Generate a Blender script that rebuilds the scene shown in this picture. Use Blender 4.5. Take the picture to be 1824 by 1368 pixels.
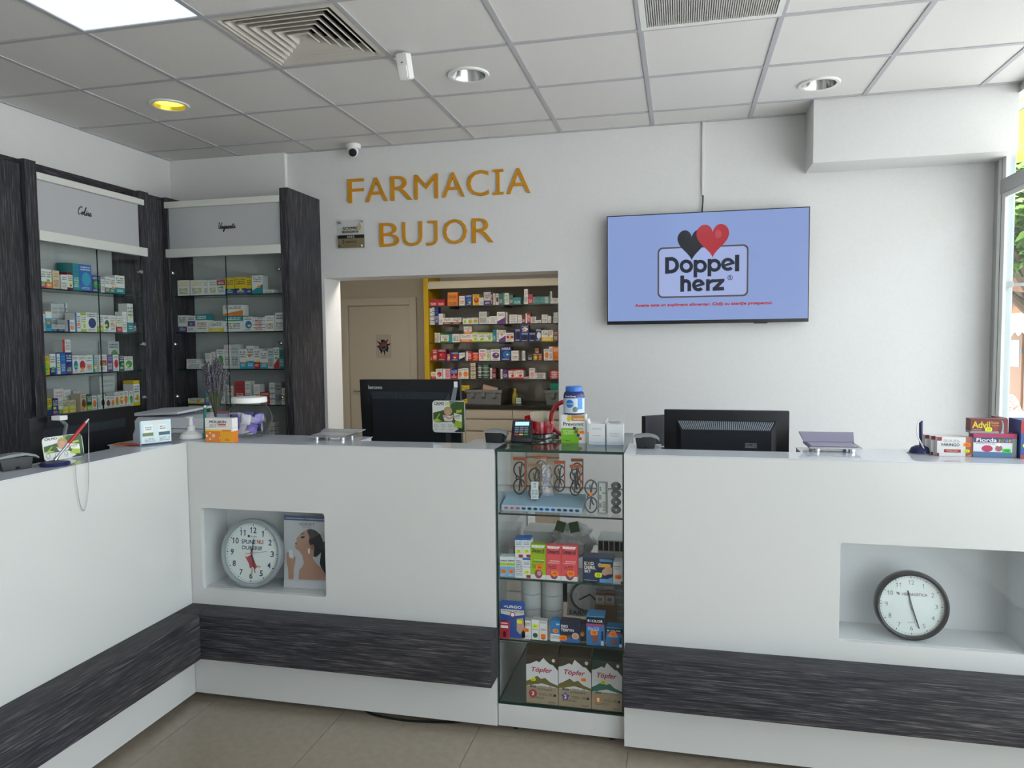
import bpy, bmesh, math, random
from mathutils import Vector, Matrix
random.seed(7)
for o in list(bpy.data.objects): bpy.data.objects.remove(o, do_unlink=True)
SC = bpy.context.scene
COL = SC.collection

# ---------------------------------------------------------------- camera
FPX = 1295.175
CAM = Vector((0.0, 0.0, 1.5652))
FW = Vector((-0.225762, 0.972393, -0.059016))
R2 = Vector((0.974178, 0.225537, -0.010532))
U2 = Vector((-0.003069, 0.059870, 0.998201))
cd = bpy.data.cameras.new('camera'); cam = bpy.data.objects.new('camera', cd); COL.objects.link(cam)
cd.sensor_fit = 'HORIZONTAL'; cd.sensor_width = 36.0; cd.lens = FPX*36.0/1824.0
cd.clip_start = 0.02; cd.clip_end = 200
M3 = Matrix((R2, U2, -FW)).transposed()
cam.matrix_world = Matrix.Translation(CAM) @ M3.to_4x4()
SC.camera = cam

# ---------------------------------------------------------------- world and exposure
SC.view_settings.view_transform = 'Standard'; SC.view_settings.look = 'None'
SC.view_settings.gamma = 1.0; SC.view_settings.use_curve_mapping = False
SC.view_settings.exposure = 0.42
SUN_E = 15.0
SC.cycles.transparent_max_bounces = 32
wd = bpy.data.worlds.new('sky'); SC.world = wd; wd.use_nodes = True
bg = wd.node_tree.nodes['Background']
bg.inputs[0].default_value = (0.87, 0.94, 1.0, 1); bg.inputs[1].default_value = 3.2
# the shop window lets the daylight in (sampling portal over the glass)
pd = bpy.data.lights.new('window_daylight', 'AREA'); pd.shape = 'RECTANGLE'; pd.size = 7.6; pd.size_y = 2.9
pd.cycles.is_portal = True
po = bpy.data.objects.new('window_daylight', pd); COL.objects.link(po)
po.location = (1.99, 1.0, 1.47); po.rotation_euler = (math.radians(90), 0, math.radians(90))
# midday sun from behind the building: it reaches the street, not the shop
sd = bpy.data.lights.new('sun', 'SUN'); sd.energy = SUN_E; sd.angle = math.radians(1.0); sd.color = (1.0, 0.985, 0.96)
so = bpy.data.objects.new('sun', sd); COL.objects.link(so)
so.rotation_euler = Vector((0.34, 0.10, -1.0)).to_track_quat('-Z', 'Y').to_euler(); so.location = (-6, 0, 12)
PANEL_E = 0.85      # ceiling led panels
STORE_E = 24.0      # added storeroom light panel

# ---------------------------------------------------------------- measuring helpers (photo pixel + known plane -> place)
def ray(u, v): return FW + R2*((u-912)/FPX) + U2*((684-v)/FPX)
def onY(u, v, y): d = ray(u, v); return CAM + d*((y-CAM.y)/d.y)
def onX(u, v, x): d = ray(u, v); return CAM + d*((x-CAM.x)/d.x)
def onZ(u, v, z): d = ray(u, v); return CAM + d*((z-CAM.z)/d.z)
def crop(ox, oy, s): return lambda a, b: (ox+a/s, oy+b/s)

# ---------------------------------------------------------------- mesh helpers
class MB:
    def __init__(s): s.v = []; s.f = []; s.m = []; s.uv = {}
    def face(s, idx, m=0): s.f.append(tuple(idx)); s.m.append(m)
    def poly(s, pts, m=0):
        b = len(s.v); s.v += [tuple(p) for p in pts]; s.face(range(b, b+len(pts)), m)
    def box(s, x0, x1, y0, y1, z0, z1, m=0):
        b = len(s.v)
        s.v += [(x0,y0,z0),(x1,y0,z0),(x1,y1,z0),(x0,y1,z0),(x0,y0,z1),(x1,y0,z1),(x1,y1,z1),(x0,y1,z1)]
        mm = m if isinstance(m, (list, tuple)) else [m]*6   # front back left right bottom top
        for q, k in (((0,1,5,4),0),((2,3,7,6),1),((3,0,4,7),2),((1,2,6,5),3),((3,2,1,0),4),((4,5,6,7),5)):
            s.face([b+i for i in q], mm[k])
        return s
    def cyl(s, p0, p1, r0, r1=None, n=16, caps=True, m=0):
        r1 = r0 if r1 is None else r1
        p0 = Vector(p0); p1 = Vector(p1); d = (p1-p0).normalized()
        a = d.orthogonal().normalized(); c = d.cross(a); b = len(s.v)
        for i in range(n):
            t = 2*math.pi*i/n; w = a*math.cos(t)+c*math.sin(t)
            s.v.append(tuple(p0+w*r0)); s.v.append(tuple(p1+w*r1))
        for i in range(n):
            j = (i+1) % n; s.face((b+2*i, b+2*j, b+2*j+1, b+2*i+1), m)
        if caps:
            s.face([b+2*i for i in range(n)][::-1], m); s.face([b+2*i+1 for i in range(n)], m)
        return s
    def tube(s, pts, r, n=6, m=0, closed=False):
        pts = [Vector(p) for p in pts]; N = len(pts); b = len(s.v); a = None
        rr = r if isinstance(r, (list, tuple)) else [r]*N
        for k, p in enumerate(pts):
            if closed: d = pts[(k+1) % N]-pts[k-1]
            else: d = pts[min(k+1, N-1)]-pts[max(k-1, 0)]
            d = d.normalized() if d.length else Vector((0,0,1))
            if a is None: a = d.orthogonal().normalized()
            else:
                a = a-d*a.dot(d); a = a.normalized() if a.length > 1e-6 else d.orthogonal().normalized()
            c = d.cross(a)
            for i in range(n):
                t = 2*math.pi*i/n; s.v.append(tuple(p+(a*math.cos(t)+c*math.sin(t))*rr[k]))
        for k in range(N if closed else N-1):
            k2 = (k+1) % N
            for i in range(n):
                j = (i+1) % n; s.face((b+k*n+i, b+k*n+j, b+k2*n+j, b+k2*n+i), m)
        if not closed:
            s.face([b+i for i in range(n)][::-1], m); s.face([b+(N-1)*n+i for i in range(n)], m)
        return s
    def lathe(s, prof, c=(0,0,0), n=32, m=0):
        b = len(s.v); P = len(prof)
        for i in range(n):
            t = 2*math.pi*i/n
            for r, z in prof: s.v.append((c[0]+r*math.cos(t), c[1]+r*math.sin(t), c[2]+z))
        for i in range(n):
            j = (i+1) % n
            for k in range(P-1):
                if prof[k][0] < 1e-6 and prof[k+1][0] < 1e-6: continue
                if prof[k][0] < 1e-6: s.face((b+i*P+k, b+j*P+k+1, b+i*P+k+1), m)
                elif prof[k+1][0] < 1e-6: s.face((b+i*P+k, b+j*P+k, b+i*P+k+1), m)
                else: s.face((b+i*P+k, b+j*P+k, b+j*P+k+1, b+i*P+k+1), m)
        return s
    def prism(s, pts, y0, y1, m=0, ms=None):      # outline in x,z pushed along y
        b = len(s.v); n = len(pts); ms = m if ms is None else ms
        s.v += [(x, y0, z) for x, z in pts]+[(x, y1, z) for x, z in pts]
        s.face(range(b, b+n), m); s.face([b+n+i for i in range(n)][::-1], m)
        for i in range(n):
            j = (i+1) % n; s.face((b+i, b+n+i, b+n+j, b+j), ms)
        return s
    def ball(s, c, r, n=10, m=0, sc=(1,1,1)):
        prof = [(math.sin(math.pi*k/n), -math.cos(math.pi*k/n)) for k in range(n+1)]
        b = len(s.v); s.lathe([(0 if k in (0, n) else p[0], p[1]) for k, p in enumerate(prof)], n=n+4, m=m)
        for i in range(b, len(s.v)):
            x, y, z = s.v[i]; s.v[i] = (c[0]+x*r*sc[0], c[1]+y*r*sc[1], c[2]+z*r*sc[2])
        return s
    def xf(s, M):
        s.v = [tuple(M @ Vector(p)) for p in s.v]; return s
    def mesh(s, name, mats, bevel=0, smooth=False, seg=2):
        me = bpy.data.meshes.new(name); me.from_pydata(s.v, [], s.f)
        for x in (mats if isinstance(mats, (list, tuple)) else [mats]): me.materials.append(x)
        if any(s.m): me.polygons.foreach_set('material_index', s.m)
        if bevel or True:
            bm = bmesh.new(); bm.from_mesh(me)
            bmesh.ops.recalc_face_normals(bm, faces=bm.faces)
            if bevel: bmesh.ops.bevel(bm, geom=bm.edges[:], offset=bevel, segments=seg, affect='EDGES', profile=0.7, clamp_overlap=True)
            bm.to_mesh(me); bm.free()
        if smooth or bevel:
            me.polygons.foreach_set('use_smooth', [True]*len(me.polygons)); me.set_sharp_from_angle(angle=0.7)
        me.update(); return me
    def build(s, name, mats, parent=None, world=False, loc=(0,0,0), rot=(0,0,0), bevel=0, smooth=False, seg=2):
        if world and parent is not None:
            off = Vector((0,0,0)); p = parent
            while p is not None: off += p.location; p = p.parent
            s.v = [(x-off.x, y-off.y, z-off.z) for x, y, z in s.v]
        elif world:                       # top-level mesh: put its origin at its own base
            xs = [p[0] for p in s.v]; ys = [p[1] for p in s.v]; zs = [p[2] for p in s.v]
            loc = ((min(xs)+max(xs))/2, (min(ys)+max(ys))/2, min(zs))
            s.v = [(x-loc[0], y-loc[1], z-loc[2]) for x, y, z in s.v]
        return link(name, s.mesh(name, mats, bevel, smooth, seg), parent, loc, rot)

def link(name, me, parent=None, loc=(0,0,0), rot=(0,0,0)):
    o = bpy.data.objects.new(name, me); COL.objects.link(o)
    o.parent = parent; o.location = loc; o.rotation_euler = rot
    return o
def thing(name, label, cat, loc=(0,0,0), rot=(0,0,0), group=None):
    o = link(name, None, None, loc, rot); return tag(o, label, cat, group)
def tag(o, label, cat, group=None):
    o['label'] = label; o['category'] = cat
    if group: o['group'] = group
    return o
def struct(o): o['kind'] = 'structure'; return o
def stuff(o): o['kind'] = 'stuff'; return o
def copy_tree(o, parent=None):
    c = o.copy(); COL.objects.link(c); c.parent = parent
    for ch in list(o.children): copy_tree(ch, c)
    return c
def bx(name, mats, x0, x1, y0, y1, z0, z1, parent=None, bevel=0, world=True, seg=2):
    return MB().box(x0, x1, y0, y1, z0, z1).build(name, mats, parent, world=world, bevel=bevel, seg=seg)

# ---------------------------------------------------------------- materials
def lin(h):
    if not isinstance(h, str): return tuple(h)+(1,) if len(h) == 3 else tuple(h)
    h = h.lstrip('#'); o = []
    for i in (0, 2, 4):
        c = int(h[i:i+2], 16)/255; o.append(c/12.92 if c <= .04045 else ((c+.055)/1.055)**2.4)
    return tuple(o)+(1,)
MATS = {}
def mat(name, col, rough=.5, metal=0.0, spec=.5, emit=0.0, alpha=None, coat=0.0):
    if name in MATS: return MATS[name]
    m = bpy.data.materials.new(name); m.use_nodes = True; b = m.node_tree.nodes['Principled BSDF']
    b.inputs['Base Color'].default_value = lin(col); b.inputs['Roughness'].default_value = rough
    b.inputs['Metallic'].default_value = metal; b.inputs['Specular IOR Level'].default_value = spec
    b.inputs['Coat Weight'].default_value = coat
    if emit:
        b.inputs['Emission Color'].default_value = lin(col); b.inputs['Emission Strength'].default_value = emit
    MATS[name] = m; return m
class NT:
    def __init__(s, m): s.t = m.node_tree; s.n = s.t.nodes; s.l = s.t.links; s.b = s.n.get('Principled BSDF')
    def add(s, typ, **kw):
        x = s.n.new(typ)
        for k, v in kw.items(): setattr(x, k, v)
        return x
    def put(s, sock, v):
        if isinstance(v, bpy.types.NodeSocket): s.l.new(v, sock)
        else: sock.default_value = v
    def math(s, op, a, b=None, c=None):
        x = s.n.new('ShaderNodeMath'); x.operation = op; s.put(x.inputs[0], a)
        if b is not None: s.put(x.inputs[1], b)
        if c is not None: s.put(x.inputs[2], c)
        return x.outputs[0]
    def mix(s, f, a, b):
        x = s.n.new('ShaderNodeMix'); x.data_type = 'RGBA'
        s.put(x.inputs[0], f); s.put(x.inputs[6], a); s.put(x.inputs[7], b); return x.outputs[2]
    def noise(s, vec, scale, detail=2.0, rough=.5):
        x = s.n.new('ShaderNodeTexNoise'); s.l.new(vec, x.inputs['Vector'])
        x.inputs['Scale'].default_value = scale; x.inputs['Detail'].default_value = detail
        x.inputs['Roughness'].default_value = rough; return x.outputs['Fac']
    def coord(s, k='Object'): return s.n.new('ShaderNodeTexCoord').outputs[k]
    def vmap(s, vec, sc):
        x = s.n.new('ShaderNodeMapping'); s.l.new(vec, x.inputs[0]); x.inputs['Scale'].default_value = sc; return x.outputs[0]
    def ramp(s, f, stops):
        x = s.n.new('ShaderNodeValToRGB'); s.l.new(f, x.inputs[0]); e = x.color_ramp.elements
        while len(e) < len(stops): e.new(.5)
        for k, (p, c) in enumerate(stops): e[k].position = p; e[k].color = lin(c)
        return x.outputs[0]
    def bump(s, h, st, dist=.002):
        x = s.n.new('ShaderNodeBump'); s.l.new(h, x.inputs['Height']); x.inputs['Strength'].default_value = st
        x.inputs['Distance'].default_value = dist; s.l.new(x.outputs[0], s.b.inputs['Normal'])
def noisy(name, c1, c2, scale, rough=.5, bump=0.0, spec=.5, stretch=(1,1,1), detail=3, dist=.002, coat=0):
    if name in MATS: return MATS[name]
    m = mat(name, c1, rough, spec=spec, coat=coat); t = NT(m)
    f = t.noise(t.vmap(t.coord(), stretch), scale, detail)
    t.l.new(t.ramp(f, [(.3, c1), (.7, c2)]), t.b.inputs['Base Color'])
    if bump: t.bump(f, bump, dist)
    return m
def wood(name, stretch):
    m = mat(name, '#33343a', .55, spec=.3); t = NT(m); co = t.coord()
    a = t.noise(t.vmap(co, stretch), 1.0, 3, .6)
    b = t.noise(t.vmap(co, tuple(x*2.7 for x in stretch)), 1.0, 2, .6)
    c = t.noise(co, 1.6, 2)
    f = t.math('ADD', t.math('MULTIPLY', a, .6), t.math('MULTIPLY', b, .4))
    base = t.ramp(f, [(.33, '#1f1f24'), (.46, '#3a3a40'), (.55, '#505055'), (.68, '#8f8c88')])
    tint = t.ramp(c, [(.35, '#bdbdc6'), (.65, '#c9c4bc')])
    x = t.n.new('ShaderNodeMix'); x.data_type = 'RGBA'; x.blend_type = 'MULTIPLY'; x.inputs[0].default_value = .8
    t.l.new(base, x.inputs[6]); t.l.new(tint, x.inputs[7]); t.l.new(x.outputs[2], t.b.inputs['Base Color'])
    t.bump(f, .25, .001); return m
def glass(name, tint, refl=.04, rough=0.0):
    m = bpy.data.materials.new(name); m.use_nodes = True; t = NT(m); t.n.remove(t.b)
    lw = t.n.new('ShaderNodeLayerWeight'); lw.inputs[0].default_value = .5
    f = t.math('ADD', t.math('MULTIPLY', t.math('POWER', lw.outputs['Facing'], 5.0), .85), refl)
    tr = t.n.new('ShaderNodeBsdfTransparent'); tr.inputs[0].default_value = lin(tint)
    gl = t.n.new('ShaderNodeBsdfGlossy'); gl.inputs['Roughness'].default_value = rough
    mx = t.n.new('ShaderNodeMixShader'); t.l.new(f, mx.inputs[0]); t.l.new(tr.outputs[0], mx.inputs[1]); t.l.new(gl.outputs[0], mx.inputs[2])
    t.l.new(mx.outputs[0], t.n['Material Output'].inputs[0]); MATS[name] = m; return m

def printmat(name, base, shapes, rough=.42, spec=.45):
    """flat print on a carton: shapes in the 0..1 frame of its front"""
    if name in MATS: return MATS[name]
    m = mat(name, base, rough, spec=spec); t = NT(m)
    uvn = t.n.new('ShaderNodeUVMap'); uvn.uv_map = 'UVMap'
    sp = t.n.new('ShaderNodeSeparateXYZ'); t.l.new(uvn.outputs[0], sp.inputs[0]); U, V = sp.outputs[0], sp.outputs[1]
    cur = lin(base)
    def span(x, a, b): return t.math('LESS_THAN', t.math('ABSOLUTE', t.math('SUBTRACT', x, (a+b)/2)), (b-a)/2)
    for sh in shapes:
        k = sh[0]
        if k == 'band': f = span(V, sh[1], sh[2]); c = sh[3]
        elif k == 'rect': f = t.math('MULTIPLY', span(U, sh[1], sh[3]), span(V, sh[2], sh[4])); c = sh[5]
        elif k == 'circ':
            a = t.math('POWER', t.math('ABSOLUTE', t.math('DIVIDE', t.math('SUBTRACT', U, sh[1]), sh[3])), 2.0)
            b = t.math('POWER', t.math('ABSOLUTE', t.math('DIVIDE', t.math('SUBTRACT', V, sh[2]), sh[4])), 2.0)
            f = t.math('LESS_THAN', t.math('ADD', a, b), 1.0); c = sh[5]
        elif k == 'slope':            # below a slanted line v < a + b*u
            f = t.math('LESS_THAN', t.math('SUBTRACT', V, t.math('MULTIPLY', U, sh[2])), sh[1])
            f = t.math('MULTIPLY', f, t.math('GREATER_THAN', U, -.5)); c = sh[3]
        elif k == 'text':             # u0 v0 u1 v1 colour lines
            n = sh[6]; vv = t.math('MULTIPLY', t.math('SUBTRACT', V, sh[2]), n/(sh[4]-sh[2]))
            li = t.math('FLOOR', vv); fr = t.math('SUBTRACT', vv, li)
            cb = t.n.new('ShaderNodeCombineXYZ'); t.l.new(t.math('MULTIPLY', U, 26.0/(sh[3]-sh[1])), cb.inputs[0])
            t.l.new(t.math('MULTIPLY', li, 7.31), cb.inputs[1])
            nz = t.noise(cb.outputs[0], 1.0, 1.0)
            f = t.math('MULTIPLY', t.math('GREATER_THAN', nz, .47), t.math('LESS_THAN', t.math('ABSOLUTE', t.math('SUBTRACT', fr, .5)), .28))
            f = t.math('MULTIPLY', f, t.math('MULTIPLY', span(U, sh[1], sh[3]), span(V, sh[2], sh[4]))); c = sh[5]
        cur = t.mix(f, cur, lin(c))
    t.put(t.b.inputs['Base Color'], cur)
    return m

def carton_mesh(w, d, h, m, name='carton', fold=0.0):
    """a closed carton standing on z=0, front at y=-d/2; the print frame is on its front, bands run round it"""
    b = MB().box(-w/2, w/2, -d/2, d/2, 0, h)
    me = bpy.data.meshes.new(name); me.from_pydata(b.v, [], b.f); me.materials.append(m)
    uv = me.uv_layers.new(name='UVMap')
    for p in me.polygons:
        n = p.normal
        for li in p.loop_indices:
            co = me.vertices[me.loops[li].vertex_index].co
            if n.y < -.5: uv.data[li].uv = (co.x/w+.5, co.z/h)
            elif abs(n.z) > .5: uv.data[li].uv = (-1.0, .995 if n.z > 0 else .005)
            else: uv.data[li].uv = (-1.0, co.z/h)
    me.update(); return me

# ---------------------------------------------------------------- lettering
_TC = {}
def text_raw(s, bold, shear, space):
    k = (s, bold, shear, space)
    if k in _TC: return _TC[k]
    c = bpy.data.curves.new('lettering', 'FONT'); c.body = s; c.size = 1; c.offset = bold; c.shear = shear
    c.space_character = space; c.resolution_u = 3; c.fill_mode = 'FRONT'
    o = bpy.data.objects.new('lettering', c); COL.objects.link(o)
    dg = bpy.context.evaluated_depsgraph_get()
    me = bpy.data.meshes.new_from_object(o.evaluated_get(dg))
    V = [tuple(v.co) for v in me.vertices]; F = [tuple(p.vertices) for p in me.polygons]
    bpy.data.objects.remove(o); bpy.data.curves.remove(c); bpy.data.meshes.remove(me)
    x0 = min(v[0] for v in V); x1 = max(v[0] for v in V); y0 = min(v[1] for v in V); y1 = max(v[1] for v in V)
    V = [((v[0]-x0)/(x1-x0), (v[1]-y0)/max(y1-y0, 1e-6)) for v in V]
    _TC[k] = (V, F); return V, F
def text(parent, s, x0, x1, z0, z1, y, m, bold=.0, shear=0.0, space=1.0, name='lettering', thick=0.0, world=False, rot=(0,0,0), loc=(0,0,0)):
    """lettering fitted in x0..x1, z0..z1 on the plane y, facing -y"""
    heavy = bold if bold > 0 and not thick else 0
    V, F = text_raw(s, 0 if heavy else bold, shear, space)
    b = MB(); W = x1-x0; H = z1-z0
    d = min(heavy*H*1.1, W*.06); P = []
    for k, (sx, sz) in enumerate(((0, 0), (-1, -1), (1, -1), (1, 1), (-1, 1)) if heavy else ((0, 0),)):
        n0 = len(P); P += [(x0+d+p[0]*(W-2*d)+sx*d, y-k*.00001, z0+d+p[1]*(H-2*d)+sz*d) for p in V]
        b.f += [tuple(n0+i for i in f) for f in F]
    b.v = P; b.m = [0]*len(b.f)
    if thick:
        n = len(P); ec = {}
        for f in F:
            for i in range(len(f)):
                e = (f[i], f[(i+1) % len(f)]); ec[e] = 1
        b.v = P+[(x, y+thick, z) for x, _, z in P]
        for e in list(ec):
            if (e[1], e[0]) not in ec: b.face((e[0], e[1], n+e[1], n+e[0]))
        b.f += [tuple(n+i for i in f[::-1]) for f in F]; b.m += [0]*len(F)
    return b.build(name, m, parent, world=world, rot=rot, loc=loc)
def flat(parent, pts, y, m, name='print', world=False):
    b = MB(); b.poly([(x, y, z) for x, z in pts]); return b.build(name, m, parent, world=world)
def disc(cx, cz, r, n=24, rz=None): return [(cx+r*math.cos(2*math.pi*i/n), cz+(rz or r)*math.sin(2*math.pi*i/n)) for i in range(n)]
def catmull(pts, n=8):
    P = [Vector(p) for p in pts]; P = [P[0]]+P+[P[-1]]; o = []
    for i in range(1, len(P)-2):
        for k in range(n):
            t_ = k/n; a, b, c, d = P[i-1:i+3]; o.append(.5*((2*b)+(c-a)*t_+(2*a-5*b+4*c-d)*t_*t_+(3*b-a-3*c+d)*t_**3))
    return o+[P[-2]]
def rrect(x0, x1, z0, z1, r, n=5):
    o = []
    for cx, cz, a in ((x1-r, z0+r, -90), (x1-r, z1-r, 0), (x0+r, z1-r, 90), (x0+r, z0+r, 180)):
        for k in range(n+1):
            t = math.radians(a+90*k/n); o.append((cx+r*math.cos(t), cz+r*math.sin(t)))
    return o

C = dict(w='#e4e4e1', k='#1b1e26', n='#22357a', b='#2c6cbc', t='#1f8c92', c='#38a4c6', g='#3d9646', l='#a3c23a', y='#e3c21e',
         o='#e3802a', r='#bd2833', m='#bb2f6e', p='#66388a', i='#dfa3b4', e='#d3c8ab', a='#979da0', d='#1e573f', x='#77482f', u='#741e30', s='#c3c7c8')
CN = dict(w='white', k='black', n='navy', b='blue', t='teal', c='cyan', g='green', l='lime', y='yellow', o='orange', r='red', m='magenta',
          p='purple', i='pink', e='beige', a='grey', d='dark green', x='brown', u='maroon', s='silver grey')
M_white = mat('white_paint', '#e6e6e3', .6)
M_black = mat('black_plastic', '#101216', .4)
M_ink = mat('black_ink', '#15171c', .6); M_wink = mat('white_ink', '#eeeeec', .5); M_redink = mat('red_ink', '#b5202c', .5)
M_navyink = mat('navy_ink', '#1d2a5e', .5); M_greyink = mat('grey_ink', '#6a6e74', .6)
M_so = mat('sticker_orange', '#ff8614', .6); M_sy = mat('sticker_yellow', '#dcea1e', .6); M_sg = mat('sticker_green', '#38cf46', .6)
STK = dict(o=M_so, y=M_sy, g=M_sg)
M_chrome = mat('chrome', '#c8cacc', .15, 1.0)
M_alu = mat('brushed_aluminium', '#a9adb0', .35, .9)
def sticker(parent, x, z, y, k, w=.02, h=.013, dig=None):
    o = MB().prism(rrect(x-w/2, x+w/2, z-h/2, z+h/2, h*.35, 3), y-.0006, y).build('price_sticker', STK[k], parent)
    if dig: text(o, dig, x-w*.25, x+w*.25, z-h*.25, z+h*.25, y-.0009, M_ink)
    return o

# ================================================================ the room
XL, XR, YB, YF, CE = -3.77, 1.81, 4.90, -3.0, 2.951
M_wall = noisy('wall_paint', '#d9d9d8', '#dcdcdb', 60, .7, .008, .3)
M_ceil = noisy('ceiling_board', '#dad8d6', '#e2e0de', 260, .85, .12, .2)
M_bar = mat('ceiling_grid_metal', '#b4b4b8', .45, spec=.4)
M_grout = mat('grout', '#8a8273', .8)
M_floor = noisy('floor_porcelain', '#9b8f7f', '#a49888', 30, .22, .0, .5)
M_woodV = wood('dark_veneer_upright', (150, 150, 5))
M_woodX = wood('dark_veneer_along_x', (6, 190, 190))
M_woodY = wood('dark_veneer_along_y', (190, 6, 190))
M_lam = mat('white_gloss_laminate', '#cdcecb', .16, spec=.5)
M_lamtop = mat('pale_gloss_worktop', '#cfd3da', .07, spec=.6)
M_gl = glass('clear_glass', '#fcfdfd', .025); M_glc = glass('cabinet_glass', '#fafcfb', .035); M_glw = glass('window_glass', '#fcfdfd', .02)
M_edge = mat('green_glass_edge', '#12332c', .15, spec=.6)
M_taupe = mat('storeroom_paint', '#b3ab9c', .8)
M_dark = mat('dark_void', '#141517', .9)

# floor with its porcelain tiles
flo = struct(bx('floor', M_grout, XL-.3, XR+.1, YF-.1, 8.0, -.12, -.003))
tx = [XL-.25]+[-1.99+.6*k for k in range(-2, 7)]+[XR]
ty = [YF]+[-2.68+.6*k for k in range(0, 18)]+[7.95]
tm = {}
for i in range(len(tx)-1):
    for j in range(len(ty)-1):
        a, b, c, d = tx[i]+.0012, tx[i+1]-.0012, ty[j]+.0012, ty[j+1]-.0012
        k = (round(b-a, 3), round(d-c, 3))
        if k not in tm: tm[k] = MB().box(-(b-a)/2, (b-a)/2, -(d-c)/2, (d-c)/2, -.01, 0).mesh('floor_tile', M_floor)
        o = link('floor_tile', tm[k], flo); o.location = Vector(((a+b)/2, (c+d)/2, 0))-flo.location

# walls
struct(bx('wall_left', M_wall, XL-.2, XL, YF-.2, YB+.25, 0, 3.2))
b = MB(); OX0, OX1, OZ = -2.535, -.81, 2.037
b.box(XL, OX0, YB, YB+.25, 0, 3.2); b.box(OX1, XR+.03, YB, YB+.25, 0, 3.2); b.box(OX0, OX1, YB, YB+.25, OZ, 3.2)
struct(b.build('wall_back', M_wall, world=True))
struct(bx('trim_1', M_wall, XL, -2.81, YB-.035, YB, 0, CE))
struct(bx('wall_rear', M_wall, XL-.2, XR+.2, YF-.2, YF, 0, 3.2))
struct(bx('trim_2', M_wall, .752, 1.815, 4.62, YB, 2.588, CE+.02, bevel=.004))
# storeroom shell
SYB = 7.88
struct(bx('wall_storeroom_back', M_taupe, -4.2, .9, SYB, SYB+.15, 0, 2.8))
struct(bx('wall_storeroom_left', M_taupe, -4.2, -4.05, YB+.25, SYB, 0, 2.8))
struct(bx('wall_storeroom_right', M_taupe, .6, .75, YB+.25, SYB, 0, 2.8))
struct(bx('ceiling_storeroom', M_white, -4.2, .9, YB+.25, SYB+.15, 2.65, 2.75))
# unseen panel added on the storeroom ceiling to brighten the room
t = thing('led_panel', 'square lit panel on the storeroom ceiling out of sight', 'light', (-2.0, 5.75, 2.6))
MB().box(-.3, .3, -.3, .3, .02, .05).build('frame', M_white, t)
MB().box(-.28, .28, -.28, .28, .012, .02).build('diffuser', mat('storeroom_added_light', '#fff6ea', .5, emit=STORE_E), t)

# ceiling: runners and boards
cei = struct(bx('ceiling', M_dark, XL-.2, XR+.3, YF-.2, YB+.2, CE+.28, CE+.33))
gx = [XL]+[-1.979+.6*k for k in range(-2, 7)]+[XR+.09]
gy = [4.002+.6*k for k in range(-11, 2)]; gy = [YF]+gy+[YB]
def put(o): o.location -= cei.location; return o
for x in gx[1:-1]: bx('grid_bar', M_bar, x-.012, x+.012, YF, YB, CE-.002, CE+.03, cei)
for y in gy[1:-1]: bx('grid_bar', M_bar, XL, XR+.09, y-.012, y+.012, CE-.0016, CE+.03, cei)
bx('grid_bar', M_bar, XL, XL+.022, YF, YB, CE-.003, CE+.03, cei); bx('grid_bar', M_bar, XL, XR+.09, YB-.022, YB, CE-.003, CE+.03, cei)
bx('grid_bar', M_bar, XR+.03, XR+.09, YF, YB, CE-.03, CE+.03, cei)
LED = [(-2.279, 2.502), (-2.279, .102), (.121, .102), (-2.279, -1.698), (.121, -1.698), (.121, 1.302)]
VENT = (-1.679, 3.102); GRI = (.121, 3.102)
DOWN = [(-2.892, 3.75), (-1.081, 3.727), (.733, 4.345)]
def has(pts, x0, x1, y0, y1): return [p for p in pts if x0 < p[0] < x1 and y0 < p[1] < y1]
RD = .092
tm = {}
for i in range(len(gx)-1):
    for j in range(len(gy)-1):
        x0, x1, y0, y1 = gx[i]+.003, gx[i+1]-.003, gy[j]+.003, gy[j+1]-.003
        if x1-x0 < .03 or y1-y0 < .03 or has(LED+[VENT, GRI], x0, x1, y0, y1): continue
        d = has(DOWN, x0, x1, y0, y1); cx, cy = (x0+x1)/2, (y0+y1)/2
        if d:
            mb = MB(); px, py = d[0]; n = 48; R = []; Q = []
            for k in range(n):
                a = 2*math.pi*(k+.5)/n; c, s = math.cos(a), math.sin(a)
                tt = min((x1-px)/c if c > 1e-9 else 9, (x0-px)/c if c < -1e-9 else 9, (y1-py)/s if s > 1e-9 else 9, (y0-py)/s if s < -1e-9 else 9)
                R.append((px+RD*c, py+RD*s)); Q.append((px+tt*c, py+tt*s))
            for z in (.003, .02):
                for k in range(n):
                    l = (k+1) % n; mb.poly([(R[k][0]-cx, R[k][1]-cy, z), (R[l][0]-cx, R[l][1]-cy, z), (Q[l][0]-cx, Q[l][1]-cy, z), (Q[k][0]-cx, Q[k][1]-cy, z)])
            for sx, sy in ((x0, y0), (x1, y0), (x1, y1), (x0, y1)):
                # corner slivers
                k = min(range(n), key=lambda q: (Q[q][0]-sx)**2+(Q[q][1]-sy)**2)
                for l in ((k+1) % n, (k-1) % n):
                    mb.poly([(Q[k][0]-cx, Q[k][1]-cy, .003), (sx-cx, sy-cy, .003), (Q[l][0]-cx, Q[l][1]-cy, .003)])
            me = mb.mesh('ceiling_tile', M_ceil)
        else:
            k = (round(x1-x0, 3), round(y1-y0, 3))
            if k not in tm: tm[k] = MB().box(-(x1-x0)/2, (x1-x0)/2, -(y1-y0)/2, (y1-y0)/2, .003, .02).mesh('ceiling_tile', M_ceil)
            me = tm[k]
        o = link('ceiling_tile', me, cei, Vector((cx, cy, CE))-cei.location)

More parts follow.
